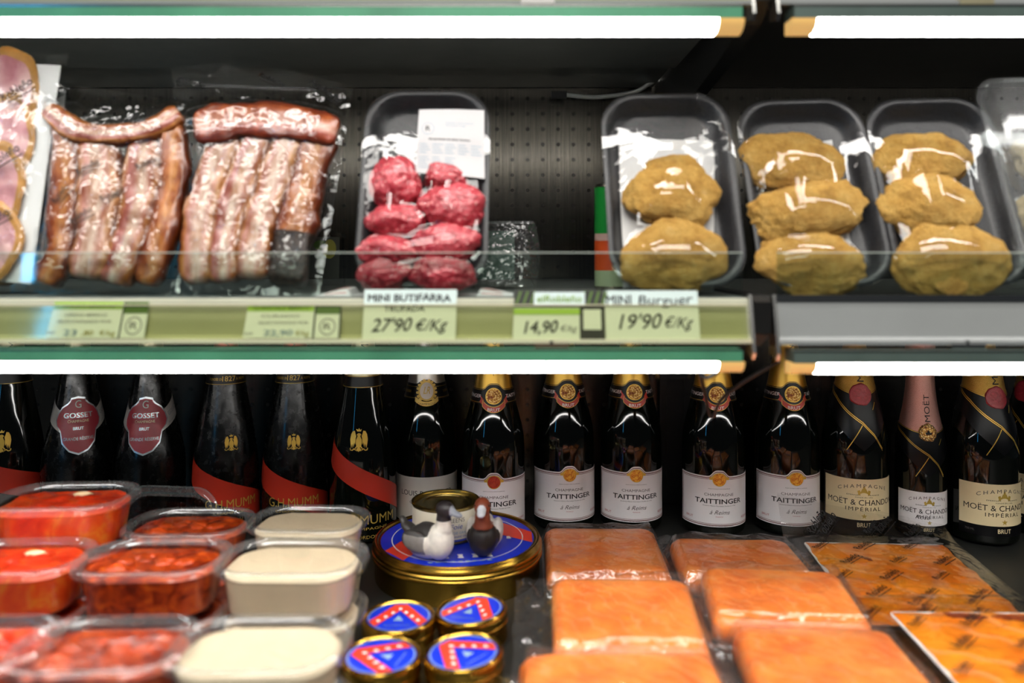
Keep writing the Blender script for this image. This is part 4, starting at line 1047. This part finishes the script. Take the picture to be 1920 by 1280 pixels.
# ---------------------------------------------------------------- deli containers on the deck
CW, CD, CH = .138, .096, .050
GC = 'clear deli containers stacked on the deck'
def container(label, kind, empty=False):
    t = thing('deli_container', label, 'container', group=GC)
    def ring(ins, z, r=.034): return rr(CW/2-ins, CD/2-ins, max(.008, r), z, 8)
    M().loft([ring(.016, .0005, .024), ring(.012, .002, .027), ring(.006, CH-.012), ring(.0055, CH-.0105), ring(.001, CH-.0105, .036), ring(.001, CH-.009, .036)], 0, True, False).build('tub', M_CLEAR, t, 40)
    m = M(); m.loft([ring(.000, CH-.0088, .037), ring(-.0015, CH-.007, .038), ring(-.0015, CH-.003, .038), ring(0, CH-.001, .037), ring(.0025, CH, .035), ring(.005, CH-.0005, .033), ring(.0068, CH-.003, .032), ring(.0078, CH-.0052, .031), ring(.010, CH-.0055, .029)], 0, False, False)
    lid = m.build('lid', M_RIM, t, 40)
    M().loft([ring(.010, CH-.0054, .029), ring(.0105, CH-.0050, .029)], 0, True, True).build('lid_panel', M_CLEAR, lid, 0)
    if empty: return t
    ht = CH-.0085; sd = {'tomato': 3, 'antipasti': 8, 'cream': 14}[kind]
    mat_ = {'tomato': M_TOM, 'antipasti': M_ANTI, 'cream': M_CREAM}[kind]
    amp = {'tomato': .0035, 'antipasti': .003, 'cream': .0012}[kind]
    rings = [ring(.0172, .0022, .023), ring(.0128, .004, .026), ring(.0075, ht-.003, .033)]
    for f in (.94, .85, .72, .56, .4, .22, .05):
        rings.append([(x*f, y*f, ht+amp*noise.noise(Vector((x*f*70, y*f*70, sd)))+amp*.5*noise.noise(Vector((x*f*150, y*f*150, sd)))) for x, y, z in ring(.0075, 0, .033)])
    M().loft(rings).build({'tomato': 'tomato_filling', 'antipasti': 'dried_tomato_filling', 'cream': 'beige_spread'}[kind], mat_, t, 0)
    for p in t.children[-1].data.polygons: p.use_smooth = True
    rnd = random.Random(sd)
    if kind != 'cream':
        for i in range(9 if kind == 'tomato' else 14):
            a, b = rnd.uniform(-.8, .8)*(CW/2-.024), rnd.uniform(-.8, .8)*(CD/2-.020)
            r = rnd.uniform(.013, .017) if kind == 'tomato' else rnd.uniform(.007, .012)
            m = M().blob((a, b, ht-.004), (r, r*rnd.uniform(.7, 1), .0068), i+sd*9, .2, 1.4, 3, 0, None, .06, 3)
            o = m.build('tomato_piece' if kind == 'tomato' else 'dried_tomato_piece', M_TOMSKIN if kind == 'tomato' else M_ANTISK, t, 0); o.rotation_euler = (0, 0, 0)
            for p in o.data.polygons: p.use_smooth = True
        if kind == 'tomato':
            M().blob((.010, .018, ht+.001), (.011, .006, .004), 5, .15, 1.4, 3).build('garlic_clove', M_GARLIC, t, 60)
    return t
PROTO = {}
def stack_spot(px, py, z):
    p = PZ(px, py, z); return p
def place(kind, px, py, ztop, scale, label, rz=0.0, zbase=None):
    p = PZ(px, py, ztop); s = scale; z = ztop-CH*s
    if kind not in PROTO:
        t = container(label, kind); PROTO[kind] = t; t.location = (p.x, p.y, z); t.rotation_euler = (0, 0, rz); t.scale = (s, s, s); return (p.x, p.y)
    dup(PROTO[kind], label, loc=(p.x, p.y, z), rz=rz, scale=(s, s, s)); return (p.x, p.y)
def under(kind, xy, z, s, label, rz=0.0):
    dup(PROTO[kind], label, loc=(xy[0], xy[1], z), rz=rz, scale=(s[0], s[0], s[1]))
def column_of(kind, px, py, s, top_label, low_label, n=2, ztop=.1005, rz=0.0):
    xy = place(kind, px, py, ztop, s, top_label, rz)
    h = (ztop-CH*s)/(n-1)
    for k in range(n-1): under(kind, xy, k*h+.0002, (s, (h-.0004)/CH), low_label[k], rz+.03)
column_of('cream', 580, 968, .95, 'clear tub of beige spread, farthest back of the three beige tubs', ['clear tub of beige spread, underneath the farthest back beige tub'], rz=-.05)
column_of('cream', 549, 1038, 1.03, 'clear tub of beige spread, middle of the three beige tubs', ['clear tub of beige spread, underneath the middle beige tub'], rz=-.02)
column_of('cream', 488, 1200, .98, 'clear tub of beige spread, nearest of the three at bottom edge', ['clear tub of beige spread, underneath the nearest beige tub'], rz=.02)
column_of('antipasti', 356, 974, .98, 'clear tub of dried tomatoes, farthest back, in front of the empty clear tub', ['clear tub of dried tomatoes, underneath the farthest back one'], rz=.03)
column_of('antipasti', 289, 1038, 1.03, 'clear tub of dried tomatoes, middle one left of the middle beige tub', ['clear tub of dried tomatoes, underneath the middle one'], rz=.03)
column_of('antipasti', 196, 1202, .98, 'clear tub of dried tomatoes, nearest one at the bottom edge', ['clear tub of dried tomatoes, underneath the nearest one'], rz=.05)
column_of('tomato', 122, 925, 1.06, 'clear tub of whole tomatoes, topmost on the tallest stack at left', ['clear tub of tomatoes, lowest in the tallest stack', 'clear tub of tomatoes, second in the tallest stack'], 3, .134, rz=.06)
column_of('tomato', 28, 1038, 1.03, 'clear tub of tomatoes below the tallest stack, cut by left picture edge', ['clear tub of tomatoes, underneath the one cut by the left edge'], rz=.05)
column_of('tomato', -72, 1202, .98, 'clear tub of tomatoes at lower left corner, mostly out of the picture', ['clear tub of tomatoes, underneath the lower left corner one'], rz=.06)
# empty tub on its side against the bottles
t = container('empty clear tub standing on edge behind the dried tomato tubs', 'x', True); t.name = 'empty_container'
m = M(); SB = lambda u, v, off: (u, v, .0004-off)
vv, ff = text2d('100% recyclable', .0); Wt = max(a for a, b in vv)-min(a for a, b in vv)
m.add([SB(-(a*.052/Wt)-.004, b*.0062+.008, .0006) for a, b in vv], ff)
for k in range(3):
    an = k*2*pi/3; m.strip(SB, [(.036+.0055*cos(an+.2+j*.3), .0105+.0055*sin(an+.2+j*.3)) for j in range(5)], .0022, .0006, 0)
m.build('embossed_mark', plain('embossed_plastic', '#6d7370', .3), t, 0)
t.rotation_euler = (radians(-78), 0, pi); t.location = (-.434, .985, .0735); t.rotation_mode = 'XYZ'
t.matrix_world = Matrix.Translation((-.430, .972, .0565)) @ Matrix.Rotation(radians(2), 4, 'Y') @ Matrix(((-1, 0, 0, 0), (0, .17, .985, 0), (0, .985, -.17, 0), (0, 0, 0, 1))) @ Matrix.Diagonal((.92, 1.12, .6, 1))

# ---------------------------------------------------------------- tins
def tin_profile(R, h, steps):
    p = [(0, .0008), (R*.93, .0008), (R*.95, 0), (R*.965, .001)]
    p += [(R*.965, h*.42)]
    for a, b in steps: p.append((R*a, h*b))
    return p
ZT = .046; GR = .106
pc = PZ(858, 1003, ZT)
t = thing('large_tin', 'large round gold tin with blue and red lid', 'tin', loc=(pc.x, pc.y, 0), rz=.12)
R = GR
M().lathe([(0, .001), (R*.95, .001), (R*.965, 0), (R*.97, .002), (R*.97, .0245), (R*.975, .026)], 72).build('tin_base', M_TINGOLD, t, 40)
M().lathe([(R*.972, .0255), (R*.995, .0258), (R*1.0, .027), (R*1.0, .029), (R*.99, .0305), (R*1.0, .032), (R*1.0, .034), (R*.988, .0355), (R*.995, .0375), (R*.995, .0395), (R*.98, .0415), (R*.975, .0435), (R*.965, .0458), (R*.95, .0462), (R*.935, .0455), (R*.925, .0432), (R*.90, .0430), (0, .0430)], 72, cap=False).build('tin_lid', M_TINGOLD, t, 40)
def lid_art(t, R, z, scale, small):
    S = lambda u, v, off: (u*R, v*R, z+off); m = M()
    m.disk(S, 0, 0, 1, 1, .0002, 0, n=56, nr=4)
    # red chevron across the blue disc
    if small:
        m.poly(S, [(-.93, -.33), (-.70, -.68), (0, .42), (.70, -.68), (.93, -.33), (.20, .86), (-.20, .86)], .0005, 1)
        m.poly(S, [(-.16, -.30), (.16, -.30), (0, .05)], .0006, 3); m.disk(S, 0, 0, .97, .97, .0005, 3, r0=.965, n=56)
    else:
        m.poly(S, [(-.93, -.37), (-.70, -.71), (.08, .45), (.95, -.30), (.995, .08), (.25, .93), (-.1, .93)], .0005, 1)
        m.disk(S, 0, 0, .86, .86, .0006, 2, r0=.985, n=72)
    for k in range(7 if small else 6):
        f = (k-3)/3 if small else (k-2.5)/2.5
        if small:
            x = f*.62; y = .50-abs(f)*.82; v = [(x-.05, y-.05), (x+.05, y-.05), (x+.05, y+.10), (x-.05, y+.10)]
        else:
            x = f*.66; y = .40-abs(f)*.50; v = [(x-.03, y-.04), (x+.035, y-.04), (x+.02, y+.05), (x-.02, y+.05)]
        m.poly(S, v, .0008, 2)
    if not small:
        for k in range(5):
            x = -.36+k*.18; m.poly(S, [(x-.04, -.72), (x+.04, -.72), (x+.025, -.64), (x+.04, -.60), (x-.04, -.60), (x-.02, -.66)], .0006, 2)
    for k in range(9): m.panel(S, -.40+k*.09, -.34+k*.09, -.84 if not small else -.62, -.81 if not small else -.59, 1, 1, .0006, 3)
    return m.build('lid_print', [M_BLUE, M_REDP, M_WHITEP, M_BLUG], t)
lid_art(t, R*.90, .0431, 1, False)
SR, SH = .0375, .031
st = thing('small_tin', 'small gold tin with blue and red lid, front left of the four', 'tin', group='small gold tins in front of the large tin')
M().lathe([(0, .0008), (SR*.93, .0008), (SR*.95, 0), (SR*.955, .0015), (SR*.955, .014), (SR*.945, .0155)], 48).build('tin_base', M_TINGOLD, st, 40)
M().lathe([(SR*.95, .0153), (SR*.985, .0156), (SR*1.0, .0168), (SR*1.0, .0185), (SR*.985, .0195), (SR*1.0, .0208), (SR*1.0, .027), (SR*.985, .0295), (SR*.955, .031), (SR*.925, .0312), (SR*.895, .0302), (SR*.875, .0292), (0, .0292)], 48, cap=False).build('tin_lid', M_TINGOLD, st, 40)
lid_art(st, SR*.855, .0293, 1, True)
def tin_at(px, py, rz, tilt=(0, 0)):
    p = PZ(px, py, SH); return Matrix.Translation((p.x, p.y, 0)) @ Matrix.Rotation(rz, 4, 'Z')
st.matrix_world = tin_at(715, 1226, radians(75))
p = PZ(872, 1222, SH)
dup(st, 'small gold tin with blue and red lid, front right of the four', mat=Matrix.Translation((p.x, p.y, 0.0015)) @ Matrix.Rotation(radians(-3.5), 4, 'Y') @ Matrix.Rotation(radians(45), 4, 'Z'))
dup(st, 'small gold tin with blue and red lid, back left of the four', mat=tin_at(748, 1153, radians(2)))
p = PZ(888, 1143, SH)
dup(st, 'small gold tin with blue and red lid, back right beside the salmon', mat=Matrix.Translation((p.x, p.y, 0.002)) @ Matrix.Rotation(radians(-5), 4, 'Y') @ Matrix.Rotation(radians(-22), 4, 'Z'))
# small can standing on the large tin
p = P(836, 470, 1.015); cr, ch = .0435, .0435
t = thing('small_can', 'small ivory can with bare metal lid standing on the large gold tin', 'can', loc=(p.x, p.y, .0437), rz=.08)
M().lathe([(0, .002), (cr*.95, .002), (cr*.97, 0), (cr, .001), (cr, .0025), (cr*.965, .0035), (cr*.965, ch-.0035), (cr, ch-.002), (cr, ch), (cr*.97, ch+.0008), (cr*.93, ch), (cr*.92, ch-.004), (cr*.80, ch-.004), (cr*.78, ch-.0028), (cr*.68, ch-.0028), (cr*.66, ch-.0042), (0, ch-.0042)], 56).build('can_body', plain('pale_gold_tin', '#bda968', .25, 1), t, 30)
S = lambda a, z, off: ((cr*.966+off)*sin(a), -(cr*.966+off)*cos(a), z)
m = M(); m.panel(S, -pi, pi, .004, ch-.004, 64, 2, .0004, 0); m.panel(S, -pi, pi, .004, .0065, 64, 1, .0007, 1); su = 1/cr
m.text(S, 'DE FRANCE EN COMTE GREENS', 10, 0, .001, .0008, 2, su) if False else None
m.text(S, 'GREENS', .27, .0275, .0052, .0008, 2, su, width=.026); m.text(S, 'Foie', .30, .0195, .0058, .0008, 1, su, width=.016, shear=.3)
m.text(S, 'FOIE GRAS', .40, .0130, .0030, .0008, 3, su, width=.022); m.text(S, 'DE CANARD ENTIER', .42, .0085, .0026, .0008, 1, su, width=.030)
m.build('can_label', [M_IVORY, M_BLUEINK, M_GREYINK, M_BLUG], t)

# ---------------------------------------------------------------- duck figurines (one continuous body each)
def duck_body(front):
    m = M()
    m.blob((-.006, 0, .0195), (.026, .0195, .0195), 1, .0, 1, 4); m.blob((.011, 0, .0215), (.0165, .0165, .0205), 1, 0, 1, 4)
    m.tube([(.013, 0, .028), (.0165, 0, .038), (.0165, 0, .047), (.0165, 0, .056)], lambda f: .0118-.0045*f, 16)
    m.blob((.0185, 0, .0590), (.0115, .0092, .0098), 1, 0, 1, 4)
    m.blob((.0330, 0, .0560), (.0085, .0052, .0030), 1, 0, 1, 3, 0, Matrix.Rotation(radians(14), 3, 'Y')); m.blob((.027, 0, .0575), (.006, .0055, .0046), 1, 0, 1, 3)
    m.blob((-.030, 0, .0300), (.013, .0085, .0058), 1, 0, 1, 3, 0, Matrix.Rotation(radians(28), 3, 'Y')); m.blob((-.039, 0, .0375), (.0065, .005, .0036), 1, 0, 1, 3, 0, Matrix.Rotation(radians(55), 3, 'Y'))
    for s in (-1, 1): m.blob((-.011, s*.0150, .0225), (.020, .0068, .0130), 1, 0, 1, 3, 0, Matrix.Rotation(radians(10), 3, 'Y'))
    tmp = m.build('t', M_WHITEP, None, 0)
    md = tmp.modifiers.new('r', 'REMESH'); md.mode = 'VOXEL'; md.voxel_size = .0009; md.use_smooth_shade = True
    sm = tmp.modifiers.new('s', 'SMOOTH'); sm.factor = .5; sm.iterations = 6
    bpy.context.view_layer.update(); dg = bpy.context.evaluated_depsgraph_get()
    me = bpy.data.meshes.new_from_object(tmp.evaluated_get(dg)); old = tmp.data; bpy.data.objects.remove(tmp); bpy.data.meshes.remove(old)
    for v in me.vertices: v.co.z = max(v.co.z, .0015)-.0015
    return me
def duck(label, mats, rule, loc, rz, s=1.0):
    t = thing('duck_figurine', label, 'figurine', group='painted duck figurines on the large tin', loc=loc, rz=rz); t.scale = (s, s, s)
    me = duck_body(0); me.name = 'duck_body'; me.materials.clear()
    for x in mats: me.materials.append(x)
    for p in me.polygons:
        p.material_index = rule(p.center); p.use_smooth = True
    o = bpy.data.objects.new('duck_body', me); COL.objects.link(o); o.parent = t
    for sd in (-1, 1): M().blob((.0235, sd*.0078, .0598), (.0013, .0010, .0013), 1, 0, 1, 2).build('eye', M_BLACKPL, t, 60)
    return t
pw = lambda n, c, r=.45: plain(n, c, r, 0, 120, .12)
def ru1(c):
    x, y, z = c
    if x > .0275 and z > .049: return 3
    if z > .0455: return 0
    if x < -.026: return 4
    if x < .004 and z > .0285: return 4
    if x < .002 and (z > .008): return 2
    return 1
duck('duck figurine with dark head, white breast and grey wings on the large tin', [pw('dark_head_paint', '#2a2526'), pw('white_breast_paint', '#e2ddd0'), pw('grey_wing_paint', '#8b8681'), pw('blue_grey_bill_paint', '#8f949c'), pw('charcoal_back_paint', '#3a3735')], ru1, (PZ(806, 1055, .0456).x, .934, .0448), radians(-28), 1.02)
def ru2(c):
    x, y, z = c
    if x > .0285 and z > .048: return 3
    if z > .0335 and x > 0: return 0
    if x < .0045: return 2 if x > -.030 else 1
    return 1
duck('duck figurine with reddish brown head, black breast and white sides on the large tin', [pw('chestnut_head_paint', '#7a3a24'), pw('black_breast_paint', '#1d1817'), pw('white_side_paint', '#cfc9c4'), pw('pale_grey_bill_paint', '#b9bcc2')], ru2, (PZ(906, 1045, .0456).x, .952, .0448), radians(-93), 1.04)

# ---------------------------------------------------------------- salmon
FLAT = Matrix.Identity(4)
def slab(w, l, h, seed, amp=.0055, mat_=None, name='salmon_fillet'):
    m = M(); sd = Vector((seed*3.3, seed*1.9, 0)); rings = []
    def ring(ins, z, r):
        out = []
        for x, y, zz in rr(w/2-ins, l/2-ins, r, z, 10):
            k = 1+.09*noise.noise(Vector((x*16, y*16, seed))); out.append((x*k, y*k, zz))
        return out
    for ins, z in ((.006, .0008), (.001, .004), (0, h*.45), (.002, h*.75), (.007, h*.95)): rings.append(ring(ins, z, .012))
    base = ring(.007, h, .012)
    for f in (.92, .82, .7, .56, .42, .28, .14, .02):
        rings.append([(x*f, y*f, h+amp*noise.noise(Vector((x*f*28, y*f*22, 0))+sd)+.0022*(1-f)) for x, y, z in base])
    m.loft(rings); return m
def salmon_pack(label, x, y, z, w, l, h, rz, seed, pw_, pl, ox=0, oy=0, tilt=0, group='vacuum packed salmon fillets'):
    mt = Matrix.Translation((x, y, z)) @ Matrix.Rotation(rz, 4, 'Z') @ Matrix.Rotation(tilt, 4, 'X')
    t = thing('salmon_pack', label, 'salmon pack', mt, group)
    o = slab(w, l, h, seed).build('salmon_fillet', M_SALM, t, 0)
    for p in o.data.polygons: p.use_smooth = True
    m = M(); sd = Vector((seed*2.7, seed, 0))
    def fn(u, v):
        X = ox+(u-.5)*pw_; Y = oy+(v-.5)*pl; X += .004*noise.noise(Vector((v*5, seed, u*2))); Y += .005*noise.noise(Vector((u*5, seed, 3)))
        dx = max(0, abs(X)-(w/2-.006))/.014; dy = max(0, abs(Y)-(l/2-.006))/.014; q = sqrt(dx*dx+dy*dy)
        k = 1 if q <= 0 else max(0, 1-q)**.8 if q < 1 else 0
        top = h+.0045+.0055*noise.noise(Vector((X*28, Y*22, 0))+sd)
        wr = .011*abs(noise.noise(Vector((X*42+Y*16, Y*36-X*20, 2))+sd))+.003*noise.noise(Vector((X*20, Y*26, 7))+sd)
        return (X, Y, max(.0006, top*k+wr*(1-k*.88)+.001))
    m.grid(fn, 72, 72); o = m.build('pouch_film', M_SPOUCH, t, 0)
    for p in o.data.polygons: p.use_smooth = True
    M().grid(lambda u, v: (ox+(u-.5)*pw_*.99, oy+(v-.5)*pl*.99, .0002), 2, 2).build('pouch_back', M_FLATP, t, 0)
    return t
salmon_pack('salmon fillet pack directly in front of the bottles, beside the large gold tin', .116, 1.008, .001, .148, .165, .026, -.02, 1, .185, .205, .014, .003)
salmon_pack('salmon fillet pack in second row, sharp front edge, right of the four small tins', .112, .795, .022, .146, .135, .026, -.03, 2, .205, .185, -.008, .0, .10)
salmon_pack('salmon fillet pack at the bottom edge beside the front small tins', .096, .652, .001, .172, .150, .040, .02, 3, .215, .185, -.004, .0)
salmon_pack('salmon fillet pack in back row, left of the printed salmon pouch', .279, .982, .001, .155, .128, .028, -.06, 4, .215, .19, -.004, .004)
salmon_pack('salmon fillet pack in second row, left of the two printed pouches', .284, .848, .012, .156, .122, .030, -.10, 5, .205, .165, -.004, 0, .07)
salmon_pack('salmon fillet pack at the bottom edge, left of the near printed pouch', .286, .706, .001, .156, .155, .036, -.06, 6, .205, .195, -.004, 0)

def sliced_pack(label, mt, w, l, pw_, pl, ox, oy, seed, prints, lift=None):
    t = thing('sliced_salmon_pack', label, 'salmon pack', mt, 'printed pouches of sliced smoked salmon')
    M().loft([rr(w/2-.001, l/2-.002, .006, z, 4) for z in (.0008, .0024)]).build('white_card', M_CARD, t, 30)
    m = M(); sd = Vector((seed, seed*2, 1))
    def fn(u, v):
        X = (u-.5)*(w-.003)+.002+.004*noise.noise(Vector((v*9, seed, 0))); Y = (v-.5)*(l-.005)-.001+.005*noise.noise(Vector((u*8, seed, 5)))
        e = min(1, 14*u, 14*(1-u), 14*v, 14*(1-v)); return (X, Y, .0026+e*(.0035+.0015*(((Y*24+1.5*noise.noise(Vector((X*12, Y*8, seed)))) % 1))+.001*noise.noise(Vector((X*40, Y*40, seed)))))
    m.grid(fn, 60, 80)
    for j in range(len(m.f)):
        x, y, z = m.v[m.f[j][0]]; 
        if noise.noise(Vector((x*22, y*30, seed*1.7))) > .34 and y > l*.12: m.mi[j] = 1
    m.build('salmon_slices', [M_SALMS, M_SALMD], t, 60)
    cs = [(ox-pw_/2, oy-pl/2), (ox+pw_/2, oy-pl/2), (ox+pw_/2, oy+pl/2), (ox-pw_/2, oy+pl/2)]
    pouch(t, mt, cs, [([(0, -l/2+.02), (0, 0), (0, l/2-.02), (0, l/2-.018)], w*.50, .0085)], seed, M_FLATP, px=False, wr=.0018, prints=prints, lift=lift)
    return t
pr_ = []
for i in range(4):
    for j in range(6): pr_.append((.17+.25*i+(.11 if j % 2 else 0), .09+.16*j, .034 if (i+j) % 2 else .026, .75))
mt = Matrix.Translation((.470, .953, .008)) @ Matrix.Rotation(radians(-3), 4, 'Z') @ Matrix.Rotation(radians(3), 4, 'X')
t = sliced_pack('printed pouch of sliced smoked salmon leaning against the bottles', mt, .180, .215, .225, .262, .0, .0165, 41, pr_[:20]+[(.22, .90, .034, .75), (.62, .91, .034, .75)], lambda u, v: .052*max(0, (v-.86)/.14)**1.15*(1-.80*u))
mt = Matrix.Translation((.479, .728, .020)) @ Matrix.Rotation(radians(-1), 4, 'Z') @ Matrix.Rotation(radians(2), 4, 'X')
sliced_pack('printed pouch of sliced smoked salmon nearest the lower right corner', mt, .178, .215, .222, .265, .0, .010, 43, pr_)
